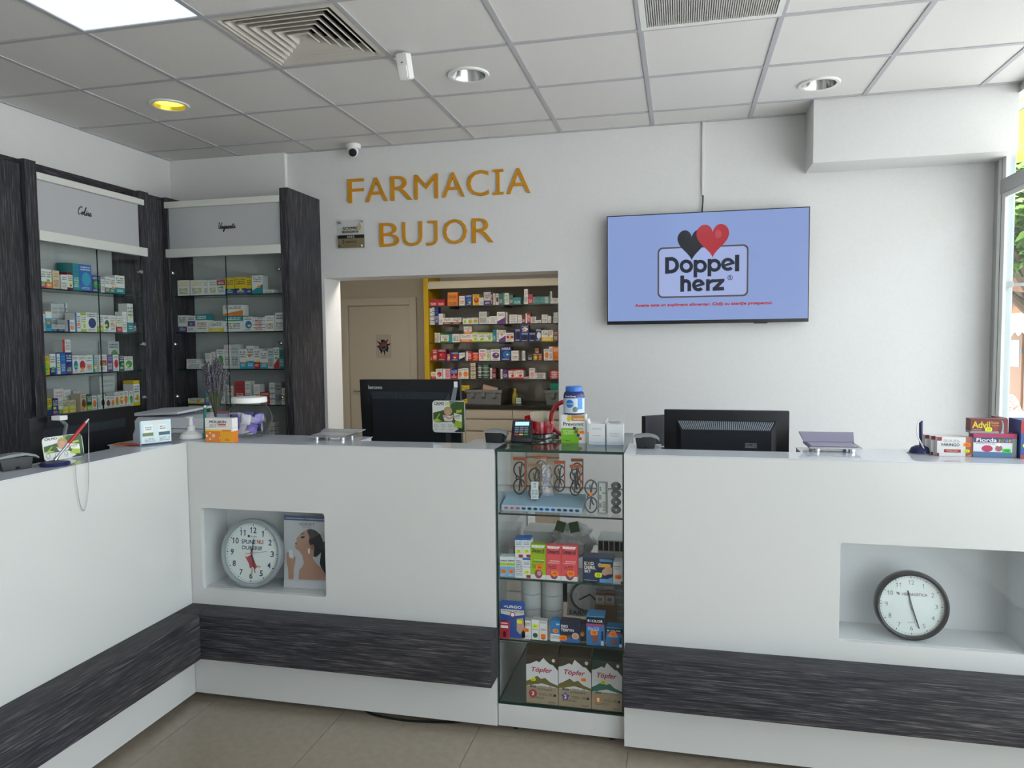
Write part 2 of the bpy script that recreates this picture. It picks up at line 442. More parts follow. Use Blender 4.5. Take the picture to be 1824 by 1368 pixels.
# led panels
M_led = mat('led_diffuser', '#d6eaff', .4, emit=PANEL_E)
for k, (x, y) in enumerate(LED):
    lab = ['bluish lit square panel in the ceiling beside the air vent', 'lit ceiling panel over the left counter, near the rear of the shop', 'lit ceiling panel near the windows, middle row',
           'lit ceiling panel in the rear left corner of the shop', 'lit ceiling panel in the rear corner by the windows', 'lit ceiling panel above the customers near the windows'][k]
    t = thing('led_panel', lab, 'light', (x, y, CE), group='ceiling light panels')
    MB().box(-.285, .285, -.285, .285, .004, .009).build('diffuser', M_led, t)
    fr = MB()
    for a in ((-.297, .297, -.297, -.285), (-.297, .297, .285, .297), (-.297, -.285, -.285, .285), (.285, .297, -.285, .285)):
        fr.box(a[0], a[1], a[2], a[3], .001, .02)
    fr.build('frame', M_white, t)

# square four-way air diffuser
t = thing('air_diffuser', 'square four-way air vent with nested louvres in the ceiling', 'air vent', (VENT[0], VENT[1], CE))
M_vent = mat('vent_metal', '#c9c4bb', .5)
def sqring(mb, a0, z0, a1, z1, m=0):
    for k in range(4):
        c, s = [(1, 0), (0, 1), (-1, 0), (0, -1)][k]; r = lambda x, y, z: (x*c-y*s, x*s+y*c, z)
        mb.poly([r(a0, -a0, z0), r(a0, a0, z0), r(a1, a1, z1), r(a1, -a1, z1)], m)
mb = MB(); sqring(mb, .297, .001, .262, -.003); sqring(mb, .262, -.003, .252, .012); sqring(mb, .297, .001, .297, .02); mb.build('vent_frame', M_vent, t)
for k in range(6):
    a = .245-.038*k; mb = MB(); z = .004
    sqring(mb, a, z-.004, a-.034, z+.04); sqring(mb, a, z-.004, a-.004, z-.007); sqring(mb, a-.004, z-.007, a-.037, z+.038)
    sqring(mb, a-.034, z+.04, a-.037, z+.038)
    mb.build('louvre', M_vent, t)
mb = MB(); mb.box(-.28, .28, -.28, .28, .16, .17); sqring(mb, .28, .02, .28, .16); mb.build('duct_box', M_dark, t)
mb = MB(); a = .017; mb.poly([(-a,-a,.0),(a,-a,.0),(a,a,.0),(-a,a,.0)]); mb.build('vent_centre', M_vent, t)

# perforated return grille
t = thing('return_grille', 'square ceiling grille with a fine ribbed face', 'air vent', (GRI[0], GRI[1], CE))
fr = MB()
for a in ((-.297, .297, -.297, -.272), (-.297, .297, .272, .297), (-.297, -.272, -.272, .272), (.272, .297, -.272, .272)): fr.box(a[0], a[1], a[2], a[3], -.003, .015)
fr.build('grille_frame', M_white, t)
sl = MB()
for k in range(58):
    x = -.27+.54*(k+.5)/58; sl.box(x-.0028, x+.0028, -.272, .272, .0, .012)
stuff(sl.build('slats', mat('grille_slat', '#c4c2be', .6), t))
sl = MB()
for k in range(30):
    y = -.27+.54*(k+.5)/30; sl.box(-.272, .272, y-.0022, y+.0022, .006, .014)
stuff(sl.build('cross_wires', mat('grille_wire', '#a9a7a3', .6), t))
MB().box(-.28, .28, -.28, .28, .03, .035).build('backing', mat('grille_back', '#77756f', .8), t)

# recessed downlights
M_ref = mat('downlight_reflector', '#bfc1c0', .18, .9)
DL = ['yellow lit recessed downlight above the glass cabinets', 'unlit recessed downlight beside the motion sensor', 'unlit recessed downlight close to the boxed-in beam']
for k, (x, y) in enumerate(DL and DOWN):
    t = thing('downlight', DL[k], 'light', (x, y, CE), group='round ceiling downlights')
    MB().lathe([(.088, .006), (.108, .005), (.11, .0), (.106, -.006), (.09, -.006), (.086, .0), (.086, .006)], n=40).build('trim_ring', M_white, t, smooth=True)
    MB().lathe([(.087, -.004), (.08, .02), (.065, .07), (.05, .09), (0, .09)], n=40).build('reflector', mat('downlight_reflector_glow_tint', '#d8c23a', .3, .6) if k == 0 else M_ref, t, smooth=True)  # lamp glow painted into the lit downlight's reflector as yellow
    if k == 0: MB().lathe([(0, .022), (.03, .021), (.06, .019), (.079, .016)], n=40).build('lamp', mat('yellow_lamp', '#fff35e', .4, emit=1.6), t, smooth=True)
    else: MB().ball((0, 0, .07), .035, 8, sc=(1, 1, .6)).build('lamp', mat('lamp_off', '#cfcfca', .3), t, smooth=True)
    if k == 0:
        tag(MB().cyl((x-.02, y+.15, CE+.0028), (x-.02, y+.15, CE+.0013), .028, n=20).build('ceiling_cover', M_ceil), 'small round blank cover in the ceiling near the yellow downlight', 'cover')

# motion sensor
t = thing('motion_sensor', 'small white motion sensor hanging from the ceiling beside the vent', 'sensor', (-1.30, 3.36, CE), (0, 0, math.radians(-14)))
M_pl = mat('white_plastic', '#e9e9e6', .35)
MB().cyl((0, .02, 0), (0, .02, -.02), .012).build('bracket', M_pl, t)
MB().prism(rrect(-.03, .03, -.125, -.005, .012), -.02, .022).xf(Matrix.Rotation(math.radians(14), 4, 'X')).build('housing', M_pl, t, bevel=.004)
MB().prism(rrect(-.024, .024, -.118, -.062, .008), -.026, -.019).xf(Matrix.Rotation(math.radians(14), 4, 'X')).build('lens', mat('sensor_lens', '#f3f3ef', .25), t, bevel=.002)
MB().box(-.006, .006, -.0215, -.02, -.05, -.045).xf(Matrix.Rotation(math.radians(14), 4, 'X')).build('indicator', M_greyink, t)
# dome camera
t = thing('dome_camera', 'small white security camera under the ceiling above the wall lettering', 'camera', (-2.235, 4.80, CE))
MB().lathe([(0, 0), (.05, 0), (.052, -.012), (.046, -.03), (.03, -.036), (0, -.036)], n=28).build('base', M_pl, t, smooth=True)
MB().ball((.0, -.015, -.052), .04, 12).build('eyeball', M_pl, t, smooth=True)
q = Vector((.35, -.8, -.45)).normalized(); c0 = Vector((0, -.015, -.052))
MB().cyl(c0+q*.027, c0+q*.043, .028, .026, n=24).build('lens_ring', M_black, t)
MB().cyl(c0+q*.04, c0+q*.0455, .012, n=16).build('lens', mat('camera_lens', '#2a3350', .1, .3), t)

# ================================================================ window wall on the right
M_fr = mat('window_aluminium', '#b4b8b8', .4, .3); M_frw = mat('window_white_profile', '#e3e6e4', .4)
win = struct(thing('window_1', '', '')); win.location = (XR, 4.9, 0)
for k in ('label', 'category'): del win[k]
bx('window_frame', M_fr, XR-.004, XR+.024, 4.842, 4.9, 0, CE, win, bevel=.003)
bx('window_frame', M_frw, XR-.006, XR+.020, 4.800, 4.842, 0, CE, win, bevel=.003)
bx('window_gasket', M_dark, XR-.003, XR+.014, 4.793, 4.800, 0, CE, win)
bx('window_frame', M_frw, XR-.004, XR+.012, 4.745, 4.793, 0, CE, win, bevel=.003)
ym = [4.745, 3.15, 1.6, .05, -1.5, YF]
for a in ym[1:-1]: bx('mullion', M_frw, XR-.004, XR+.03, a-.04, a+.04, 0, CE, win, bevel=.004)
bx('transom', M_fr, XR-.012, XR+.012, YF, 4.80, 2.385, 2.465, win, bevel=.005)
bx('transom', M_frw, XR-.006, XR+.010, YF, 4.745, 2.355, 2.385, win, bevel=.004)
bx('bottom_rail', M_fr, XR-.005, XR+.03, YF, 4.745, 0, .09, win, bevel=.004)
bx('top_rail', M_fr, XR, XR+.03, YF, 4.62, CE-.05, CE+.02, win)
for i in range(5):
    y1, y0 = ym[i]-(.04 if i else 0), ym[i+1]+(.04 if i < 4 else 0)
    bx('pane', M_glw, XR+.003, XR+.008, y0, y1, .09, 2.36, win); bx('pane', M_glw, XR+.003, XR+.008, y0, y1, 2.465, 2.9, win)
struct(bx('wall_right', M_wall, XR+.02, XR+.3, YF-.2, 4.9, 3.02, 3.3))

# ================================================================ counters
TOP = 1.143
def rrect_hole(mb, x0, x1, z0, z1, hx0, hx1, hz0, hz1, r, y, n=4, th=.018):
    """front sheet x0..x1, z0..z1 with a rounded opening"""
    mb.box(x0, hx0, y, y+th, z0, z1); mb.box(hx1, x1, y, y+th, z0, z1); mb.box(hx0, hx1, y, y+th, z0, hz0); mb.box(hx0, hx1, y, y+th, hz1, z1)
    for cx, cz, sx, sz in ((hx0, hz0, 1, 1), (hx1, hz0, -1, 1), (hx1, hz1, -1, -1), (hx0, hz1, 1, -1)):
        arc = [(cx+sx*r*(1-math.sin(math.pi/2*k/n)), cz+sz*r*(1-math.cos(math.pi/2*k/n))) for k in range(n+1)]
        mb.prism([(cx, cz)]+arc, y, y+th)
def counter(name, label, x0, x1, y, niche, bx0, bx1, notch, deskdepth=.62):
    t = thing(name, label, 'counter', ((x0+x1)/2, y+.3, 0), group='white shop counters')
    mb = MB(); nx0, nx1, nz0, nz1 = niche
    rrect_hole(mb, x0, x1, .03, TOP-.0036, nx0, nx1, nz0, nz1, .012, y)
    na, nb_ = notch; nd = .15
    for xa, xb in ((x0, nx0-.02), (nx1+.02, x1)):
        if xa < (na+nb_)/2 < xb:        # the desk monitor stands in a notch of the raised ledge
            mb.box(xa, xb, y+.018, y+.27, .03, .72); mb.box(xa, xb, y+.018, y+nd, .72, TOP-.0036)
            mb.box(xa, na, y+nd, y+.27, .72, TOP-.0036); mb.box(nb_, xb, y+nd, y+.27, .72, TOP-.0036)
        else: mb.box(xa, xb, y+.018, y+.27, .03, TOP-.0036)
    mb.box(nx0-.02, nx1+.02, y+.018, y+.27, nz1+.02, TOP-.0036); mb.box(nx0-.02, nx1+.02, y+.018, y+.27, .03, nz0-.02)
    mb.build('body', M_lam, t, world=True)
    mb = MB()
    mb.box(nx0-.02, nx1+.02, y+.19, y+.20, nz0-.02, nz1+.02); mb.box(nx0-.02, nx0, y+.02, y+.19, nz0, nz1); mb.box(nx1, nx1+.02, y+.02, y+.19, nz0, nz1)
    mb.box(nx0-.02, nx1+.02, y+.018, y+.19, nz1, nz1+.02); mb.box(nx0-.02, nx1+.02, y+.018, y+.19, nz0-.02, nz0)
    mb.build('niche', mat('niche_laminate', '#dcdedf', .35), t, world=True)
    bx('niche_glass', M_gl, nx0-.01, nx1+.01, y+.022, y+.026, nz0, nz1+.01, t)
    wt = MB().box(x0, x1, y-.001, y+nd+.005, TOP-.003, TOP); wt.box(x0, na, y+nd+.005, y+.285, TOP-.003, TOP); wt.box(nb_, x1, y+nd+.005, y+.285, TOP-.003, TOP)
    wt.build('worktop', M_lamtop, t, world=True)
    mb = MB().box(bx0, bx1, y-.122, y-.0005, .243, .432, 0); mb.build('band', M_woodX, t, world=True, bevel=.0015)
    bx('desk_top', M_lam, x0+.05, x1-.02, y+.285, y+.285+deskdepth, .72, .745, t)
    bx('desk_support', M_lam, x0+.05, x0+.07, y+.285, y+.285+deskdepth, .0, .72, t); bx('desk_support', M_lam, x1-.04, x1-.02, y+.285, y+.285+deskdepth, .0, .72, t)
    for fx in (x0+.1, x1-.1):
        MB().cyl((fx, y+.06, 0), (fx, y+.06, .03), .012, n=12).build('foot', M_black, t, world=True)
        MB().cyl((fx, y+.22, 0), (fx, y+.22, .03), .012, n=12).build('foot', M_black, t, world=True)
    return t
NL = (-2.03, -1.442, .502, .857); NR = (.545, 1.135, .502, .851)
counter('shop_counter', 'white counter with grey clock and poster niche, between left counter and glass case', -2.083, -.709, 2.732, NL, -1.962, -.700, (-1.345, -.865))
counter('shop_counter', 'white counter with black clock niche, right of the glass display case', -.203, 1.55, 2.69, NR, -.198, 1.55, (-.075, .435))
t = thing('shop_counter', 'white counter running along the left side towards the viewer', 'counter', (-2.3, 1.7, 0), group='white shop counters')
lb = MB().box(-2.36, -2.084, .6, 2.728, .03, .72); lb.box(-2.262, -2.084, .6, 2.728, .72, TOP-.0036); lb.box(-2.36, -2.262, .6, 2.1, .72, TOP-.0036); lb.box(-2.36, -2.262, 2.6, 2.728, .72, TOP-.0036)
lb.build('body', M_lam, t, world=True)
lb = MB().box(-2.267, -2.083, .6, 2.73, TOP-.003, TOP); lb.box(-2.37, -2.267, .6, 2.1, TOP-.003, TOP); lb.box(-2.37, -2.267, 2.6, 2.73, TOP-.003, TOP)
lb.build('worktop', M_lamtop, t, world=True)
bx('worktop', M_lamtop, -2.37, -2.084, 2.7305, 3.017, TOP-.003, TOP, t)
bx('body', M_lam, -2.36, -2.084, 2.7305, 3.0, .03, TOP-.0036, t)
MB().box(-2.0838, -1.962, .6, 2.609, .243, .432).build('band', M_woodY, t, world=True, bevel=.0015)
MB().box(-2.0838, -1.9625, 2.6095, 2.7315, .243, .432).build('band_corner', M_woodY, t, world=True, bevel=.0015)
bx('desk_top', M_lam, -2.97, -2.37, .7, 3.3, .72, .745, t)
bx('desk_support', M_lam, -2.97, -2.37, .7, .72, 0, .72, t); bx('desk_support', M_lam, -2.97, -2.37, 3.28, 3.3, 0, .72, t)
for fy in (.8, 1.7, 2.5): MB().cyl((-2.14, fy, 0), (-2.14, fy, .03), .012, n=12).build('foot', M_black, t, world=True)

# glass display case between the counters
GX0, GX1, GY0, GY1 = -.7055, -.2065, 2.738, 3.31
SH = [.128, .381, .629, .889]
t = thing('display_case', 'glass display case with green edges and white plinth between two counters', 'display case', (-.456, 3.0, 0))
bx('plinth', M_lam, GX0, GX1, GY0, GY1, .03, .12, t, bevel=.001)
for fx in (GX0+.06, GX1-.05):
    for fy in (GY0+.05, GY1-.05): MB().cyl((fx, fy, 0), (fx, fy, .03), .012, n=12).build('foot', M_black, t, world=True)
def pane(name, x0, x1, y0, y1, z0, z1, parent, g=None, e=None):
    """glass sheet: clear on its two large sides, green on its cut edges"""
    d = [x1-x0, y1-y0, z1-z0]; k = d.index(min(d)); m = [1]*6
    for q in {0: (2, 3), 1: (0, 1), 2: (4, 5)}[k]: m[q] = 0
    return MB().box(x0, x1, y0, y1, z0, z1, m).build(name, [g or M_gl, e or M_edge], parent, world=True)
pane('case_floor', GX0, GX1, GY0, GY1, .12, SH[0], t, glass('frosted_case_floor', '#c3cfca', .06))
pane('top_glass', GX0, GX1, GY0-.002, GY1, 1.134, TOP+.001, t, glass('case_top_glass', '#b9c9c4', .10))
pane('side_glass', GX0, GX0+.006, GY0+.0065, GY1, SH[0], 1.134, t); pane('side_glass', GX1-.006, GX1, GY0+.0065, GY1, SH[0], 1.134, t)
pane('front_glass', GX0, GX1, GY0, GY0+.006, SH[0], 1.134, t)
for z in SH[1:]: pane('shelf', GX0+.0065, GX1-.0065, GY0+.012, GY1-.005, z-.007, z, t)

# ================================================================ wall cabinets on the left
M_rail = mat('white_rail', '#d4d6d0', .4); M_head = mat('grey_header_glass', '#b6b7ba', .25); M_back = mat('cabinet_back', '#b9bdbd', .55)
def hinge(parent, p, d):
    p = Vector(p); d = Vector(d)
    mb = MB(); mb.cyl(p, p+d*.018, .013, n=16); mb.cyl(p+d*.018, p+d*.026, .016, .012, n=16); mb.build('hinge', M_chrome, parent, world=True, smooth=True)
LX = -3.5; LSH = [1.161, 1.398, 1.649, 1.897]
t1 = thing('wall_cabinet', 'dark wood cabinet with glass doors headed Colire along the left wall', 'cabinet', (-3.6, 3.7, 0))
bx('side_panel', M_woodV, XL+.002, LX+.012, 3.325, 3.40, 0, 2.588, t1, bevel=.003)
bx('side_panel', M_woodV, XL+.002, LX+.002, 4.205, 4.29, 0, 2.588, t1, bevel=.003)
bx('outer_panel', M_woodV, XL+.002, LX-.02, 2.2, 3.325, 0, 2.56, t1)
bx('back_board', M_woodY, XL+.001, XL+.018, 2.2, 4.86, 2.3, 2.652, t1)
bx('back_panel', M_back, XL+.002, -3.735, 3.40, 4.205, .1, 2.3, t1)
bx('header_panel', M_head, -3.53, -3.515, 3.40, 4.205, 2.2, 2.54, t1)
bx('rail', M_rail, -3.53, LX+.014, 3.401, 4.232, 2.494, 2.53, t1, bevel=.002)
bx('rail', M_rail, -3.53, LX+.016, 3.401, 4.245, 2.156, 2.212, t1, bevel=.002)
bx('base_cupboard', M_woodV, -3.735, LX, 3.40, 4.205, .0, .9, t1)
for z in LSH: pane('shelf', -3.734, -3.535, 3.402, 4.203, z-.008, z, t1, M_glc)
dy = onX(181, 600, LX).y
for k, (a, c) in enumerate(((3.402, dy-.002), (dy+.002, 4.203))):
    d = pane('door', LX-.012, LX-.006, a, c, .91, 2.155, t1, M_glc)
    if k: [hinge(d, (LX-.008, 4.18, z), (1, 0, 0)) for z in (2.049, 1.57, 1.214)]
# header lettering faces +x
def side_text(parent, s, y0, y1, z0, z1, x, m, bold=0, shear=0, name='lettering'):
    o = text(None, s, 0, y1-y0, 0, z1-z0, 0, m, bold, shear, name=name)
    o.parent = parent; o.rotation_euler = (0, 0, math.radians(90)); o.location = Vector((x, y0, z0))-parent.location; return o
GL = dict(C=(.62, [[(.58,.82),(.45,1),(.2,.85),(.06,.42),(.2,.06),(.45,.1),(.64,.25)]]), o=(.36, [[(.0,.22),(.12,.4),(.04,.2),(.14,.02),(.28,.2),(.17,.4),(.38,.33)]]),
          l=(.34, [[(0,.15),(.22,.7),(.26,.97),(.16,.9),(.11,.3),(.18,.02),(.36,.14)]]), i=(.28, [[(0,.14),(.11,.4),(.1,.1),(.18,.02),(.3,.14)], [(.14,.55),(.17,.6)]]),
          r=(.36, [[(0,.14),(.08,.43),(.14,.34),(.25,.38),(.22,.1),(.29,.02),(.38,.14)]]), e=(.36, [[(0,.14),(.2,.26),(.2,.4),(.09,.38),(.06,.14),(.18,.02),(.38,.16)]]),
          U=(.7, [[(.0,.8),(.12,.98),(.11,.5),(.2,.05),(.4,.2),(.56,.98),(.5,.3),(.58,.02),(.72,.14)]]), n=(.4, [[(0,.14),(.06,.4),(.05,.02),(.14,.3),(.25,.4),(.25,.1),(.31,.02),(.42,.14)]]),
          g=(.4, [[(.27,.35),(.12,.4),(.03,.2),(.14,.03),(.27,.35),(.24,-.2),(.12,-.42),(.02,-.3),(.2,-.05),(.42,.14)]]), u=(.4, [[(0,.14),(.08,.4),(.07,.1),(.15,.02),(.27,.38),(.26,.1),(.32,.02),(.42,.14)]]),
          t=(.34, [[(0,.14),(.19,.75),(.12,.2),(.19,.02),(.36,.14)], [(.02,.52),(.32,.55)]]))
def script_word(word, width, height, rad):
    """handwritten lettering as one raised stroke mesh, x along the word, z up"""
    mb = MB(); x = 0; st = []
    for ch in word:
        adv, ss = GL[ch]; st += [[(x+p[0]+.28*p[1], p[1]) for p in q] for q in ss]; x += adv
    k = width/(x+.25)
    for q in st: mb.tube(catmull([(p[0]*k, 0, p[1]*height) for p in q], 5), [rad*(1.25 if i % 9 < 5 else .9) for i in range((len(q)-1)*5+1)], 5)
    return mb
o = script_word('Colire', .118, .05, .0024).build('lettering', M_ink, t1); o.rotation_euler = (0, 0, math.radians(90)); o.location = Vector((-3.5142, 3.70, 2.350))-t1.location
B_Y = 4.462; BSH = [.90, 1.143, 1.392, 1.651, 1.909]
t2 = thing('wall_cabinet', 'dark wood cabinet with glass doors headed Unguente beside the doorway', 'cabinet', (-3.05, 4.65, 0))
bx('side_panel', M_woodV, -2.622, -2.558, B_Y-.004, 4.899, 0, 2.605, t2, bevel=.002)
bx('side_panel', M_woodV, -3.56, -3.492, B_Y-.004, 4.86, 0, 2.59, t2, bevel=.002)
bx('corner_filler', M_woodV, -3.74, -3.535, 4.295, 4.86, 0, 2.57, t2)
bx('back_panel', M_back, -3.492, -2.622, 4.72, 4.735, .1, 2.3, t2)
bx('back_frame', M_woodV, -3.492, -2.622, 4.735, 4.86, .1, 2.3, t2)
bx('header_panel', M_head, -3.492, -2.622, 4.475, 4.49, 2.2, 2.54, t2)
bx('rail', M_rail, -3.508, -2.622, B_Y-.012, 4.49, 2.513, 2.556, t2, bevel=.002)
bx('rail', M_rail, -3.508, -2.622, B_Y-.014, 4.49, 2.172, 2.23, t2, bevel=.002)
bx('base_cupboard', M_woodV, -3.492, -2.622, B_Y, 4.72, 0, .82, t2)
for z in BSH: pane('shelf', -3.490, -2.624, 4.50, 4.719, z-.008, z, t2, M_glc)
dx = onY(405, 600, B_Y).x
for k, (a, c) in enumerate(((-3.490, dx-.002), (dx+.002, -2.624))):
    d = pane('door', a, c, B_Y+.006, B_Y+.012, .83, 2.17, t2, M_glc)
    if k == 0: [hinge(d, (-3.468, B_Y+.006, z), (0, -1, 0)) for z in (2.066, 1.568, 1.20)]
    else: [hinge(d, (-2.645, B_Y+.006, z), (0, -1, 0)) for z in (2.066, 1.568, 1.20)]
p0 = onY(388, 408, 4.4745); p1 = onY(421, 398, 4.4745)
o = script_word('Unguente', p1.x-p0.x, .045, .0024).build('lettering', M_ink, t2); o.location = Vector((p0.x, 4.4742, p0.z))-t2.location

# ================================================================ cartons on the shelves
def style(base, acc, st):
    k = 'carton_'+CN[base].replace(' ', '_')+'_'+CN[acc].replace(' ', '_')+'_'+st
    B = C[base]; A = C[acc]; dark = base in 'knbtgrmpdxu'
    I = '#e8e8e6' if dark else '#4a4d55'
    sh = {'b': [('band', -1, .34, A), ('text', .1, .55, .9, .9, I, 3), ('text', .15, .1, .8, .24, '#f0f0ee', 2)],
          't': [('band', .66, 2, A), ('text', .12, .72, .88, .92, '#f0f0ee', 2), ('text', .12, .15, .85, .55, I, 4)],
          'm': [('rect', .1, .36, .95, .68, A), ('text', .12, .72, .9, .92, I, 2), ('text', .12, .1, .7, .28, I, 3)],
          'f': [('text', .12, .62, .9, .9, A, 2), ('text', .12, .12, .85, .5, I, 5)],
          'd': [('circ', .55, .45, .36, .26, A), ('text', .1, .76, .9, .94, I, 2), ('text', .12, .06, .8, .16, I, 2)],
          'v': [('rect', -.1, -.1, .3, 1.1, A), ('text', .38, .15, .92, .85, I, 6)],
          'h': [('band', -1, .14, A), ('band', .86, 2, A), ('text', .12, .5, .88, .8, I, 3), ('circ', .6, .32, .22, .13, A)],
          'w': [('slope', .18, .35, A), ('text', .1, .62, .9, .92, I, 3)],
          'k': [('band', .24, .27, I), ('band', .49, .52, I), ('band', .74, .77, I), ('text', .2, .05, .8, .95, A, 8)]}[st]
    return printmat(k, B, sh)
ORD = ['first', 'second', 'third', 'fourth', 'fifth', 'sixth', 'seventh', 'eighth', 'ninth', 'tenth', 'eleventh', 'twelfth', 'thirteenth', 'fourteenth',
       'fifteenth', 'sixteenth', 'seventeenth', 'eighteenth', 'nineteenth', 'twentieth', 'twenty-first', 'twenty-second', 'twenty-third', 'twenty-fourth', 'twenty-fifth']
STN = dict(b='bottom band', t='top band', m='block', f='lettering', d='round print', v='side stripe', h='end bands', w='slanted corner', k='lettering, piled flat')
def shelf_row(spec, cr, plane, z, depth, where, group, side=False, lim=None):
    """one shelf of cartons: x0 x1 ytop in the close-up | base accent style sticker flags"""
    rows = [r.split() for r in spec.strip().split(';') if r.strip()]
    items = []; prev = None
    for r in rows:
        a, b, yt = float(r[0]), float(r[1]), float(r[2]); base, acc, st, stk = r[3][0], r[3][1], r[3][2], r[3][3] if len(r[3]) > 3 else '-'
        fl = r[4] if len(r) > 4 else ''
        back = 'q' in fl; pp = plane-(.10 if side else -.10) if back else plane
        if side: p0 = onX(*cr(a, yt), pp); p1 = onX(*cr(b, yt), pp); q0, q1 = p0.y, p1.y
        else: p0 = onY(*cr(a, yt), pp); p1 = onY(*cr(b, yt), pp); q0, q1 = p0.x, p1.x
        zt = (p0.z+p1.z)/2; items.append([q0, q1, zt, base, acc, st, stk, fl, pp, r])
    last = {0: lim[0] if lim else -99, 1: lim[0] if lim else -99}; under = None; n = 0
    for q0, q1, zt, base, acc, st, stk, fl, pp, r in items:
        n += 1; back = 1 if 'q' in fl else 0
        zb = z+.0005
        if 's' in fl and under: zb = under[0]+.0005; q0 = max(q0, under[1]-.02); dd = under[3]
        else:
            q0 = max(q0, last[back]+.0012); q1 = max(q1, q0+.012); dd = depth*(.75+.4*random.random())
            if lim: q1 = min(q1, lim[1])
        if 's' in fl: dd = min(dd, .08)
        h = max(zt-zb, .012); w = q1-q0
        if 's' not in fl: last[back] = q1; under = (zb+h, q0, q1, dd)
        if back: dd = .07
        me = carton_mesh(w, dd, h, style(base, acc, st), 'medicine_box')
        o = link('medicine_box', me)
        jit = random.uniform(-.002, .002)
        c = (q0+q1)/2
        if side: o.location = (pp-dd/2-.004+jit, c, zb); o.rotation_euler = (0, 0, math.radians(90))
        else: o.location = (c, pp+dd/2+.004+jit, zb)
        nm = f"{CN[base]} box with {CN[acc]} {STN[st]}, {ORD[n-1]} from left on {where}"
        if base == acc: nm = f"plain {CN[base]} box with {STN[st]}, {ORD[n-1]} from left on {where}"
        tag(o, nm, 'medicine box', group)
        if stk in STK:
            s = min(.022, w*.55); sticker(o, w*random.uniform(-.12, .15), h*random.uniform(.22, .6), -dd/2, stk, s, s*.7)
c4 = crop(0, 270, 4.717); c5 = crop(0, 530, 4.147); c6 = crop(240, 320, 5.365); c7 = crop(240, 530, 5.068); c8 = crop(740, 490, 6.756); c9 = crop(740, 590, 6.515)
LP = -3.55; LIM = (3.405, 4.20)
shelf_row('338 388 985 wmbg;390 435 990 wobg;445 500 1000 eofo;515 565 1035 wuf-;558 608 935 tkf- q;563 610 1015 wuhy;615 668 940 tbf-;670 770 950 bcd-;775 848 1042 ngdg;850 880 1072 wgf-;'  # blue box with cyan disc stands in for a sign's reflection in the glass
          '885 926 1052 wtbo;926 968 1060 wtbo;970 1048 1042 wtb-', c4, LP, LSH[3], .07, 'top shelf of left cabinet', 'boxes in the left glass cabinet', True, LIM)
shelf_row('312 336 120 saf-;337 383 103 cwto;378 428 45 saf- q;430 478 45 saf- q;386 430 200 snb-;432 478 200 snb-;480 500 42 wnvo q;502 553 165 wnvo;555 598 112 wbvo;600 637 112 wlhy;638 716 110 wnd-;722 760 127 wlbo;765 812 130 wddy;815 858 132 wafo;865 903 138 wrby;'
          '905 938 105 wsf-;940 982 45 wtby;985 1012 180 npfy', c5, LP, LSH[2], .07, 'second shelf of left cabinet', 'boxes in the left glass cabinet', True, LIM)
shelf_row('322 368 435 yldg;370 411 415 wnbg;413 446 415 wbvy;448 485 410 bcf-;487 533 405 npbg;445 520 310 wrv- s;537 579 428 wbdg;581 638 428 wrdo;640 688 425 wtfo;690 730 425 stvy;735 793 422 wrmg;795 836 422 paf-;838 879 422 wrd-;'
          '881 918 418 kdbg;920 985 435 wgdy;800 880 325 sgd- q', c5, LP, LSH[1], .07, 'third shelf of left cabinet', 'boxes in the left glass cabinet', True, LIM)
shelf_row('338 387 745 ynwg;389 431 745 npby;433 462 750 wgby;465 511 762 eyby;513 562 758 eyby;398 470 672 wif- q;472 525 680 wsf- q;545 596 690 saf- q;597 640 712 exdo;645 680 715 dlb-;682 714 725 wodo;716 740 720 wtv-;745 780 718 wkd-;738 850 580 saf- q;782 818 730 wxd-;'
          '820 846 728 wod-;848 879 700 wodg;881 912 695 wody;915 950 690 wodo;952 984 690 wgdg;986 1040 612 wyho', c5, LP, LSH[0], .07, 'bottom shelf of left cabinet', 'boxes in the left glass cabinet', True, LIM)
BP = 4.52; LIM = (-3.488, -2.628)
shelf_row('402 510 962 wyfy;525 648 960 wyfy;650 696 965 waf-;698 776 958 wafy;778 857 962 wrtg;858 946 938 ynbg;953 1060 930 ynby;1062 1110 940 ynb-;1115 1218 915 wtwo;1222 1322 1050 waf-;1395 1430 935 waf-',
          c6, BP, BSH[4], .07, 'top shelf of corner cabinet', 'boxes in the corner glass cabinet', False, LIM)
shelf_row('385 463 160 wpbg;465 543 165 wpmg;545 655 150 wtto;670 790 212 wyb-;797 972 165 wtty;792 972 68 wow- s;975 1058 172 wbdy;1060 1170 180 wrk-;1172 1255 162 wafo;1260 1340 135 wnf-',
          c7, BP, BSH[3], .07, 'second shelf of corner cabinet', 'boxes in the corner glass cabinet', False, LIM)
shelf_row('462 598 598 wkf-;462 560 556 wkf- s;632 682 505 waf-;684 720 490 wmf-;735 800 470 wgd-;802 860 425 wif-;862 936 425 saf-;940 1000 465 wcbo;1003 1068 437 wcbo;1072 1122 462 wrby;1125 1193 482 wcbo;1195 1246 460 stf-;1250 1298 450 wrwg;1300 1344 470 tuf-;1347 1375 470 wkhy',
          c7, BP, BSH[2], .07, 'third shelf of corner cabinet', 'boxes in the corner glass cabinet', False, LIM)
shelf_row('478 623 912 wybo;625 670 755 bcdy;672 699 760 lgv-;700 724 780 tcv-;726 756 760 bnv-;760 800 790 wbv-;830 880 800 wrf-;900 988 758 ruf-;990 1040 755 waf-;1068 1125 783 wsfo;1127 1211 855 rxd-;1213 1258 770 wak-;1260 1320 765 axf-;1323 1370 818 wyky',
          c7, BP, BSH[1], .07, 'fourth shelf of corner cabinet', 'boxes in the corner glass cabinet', False, LIM)
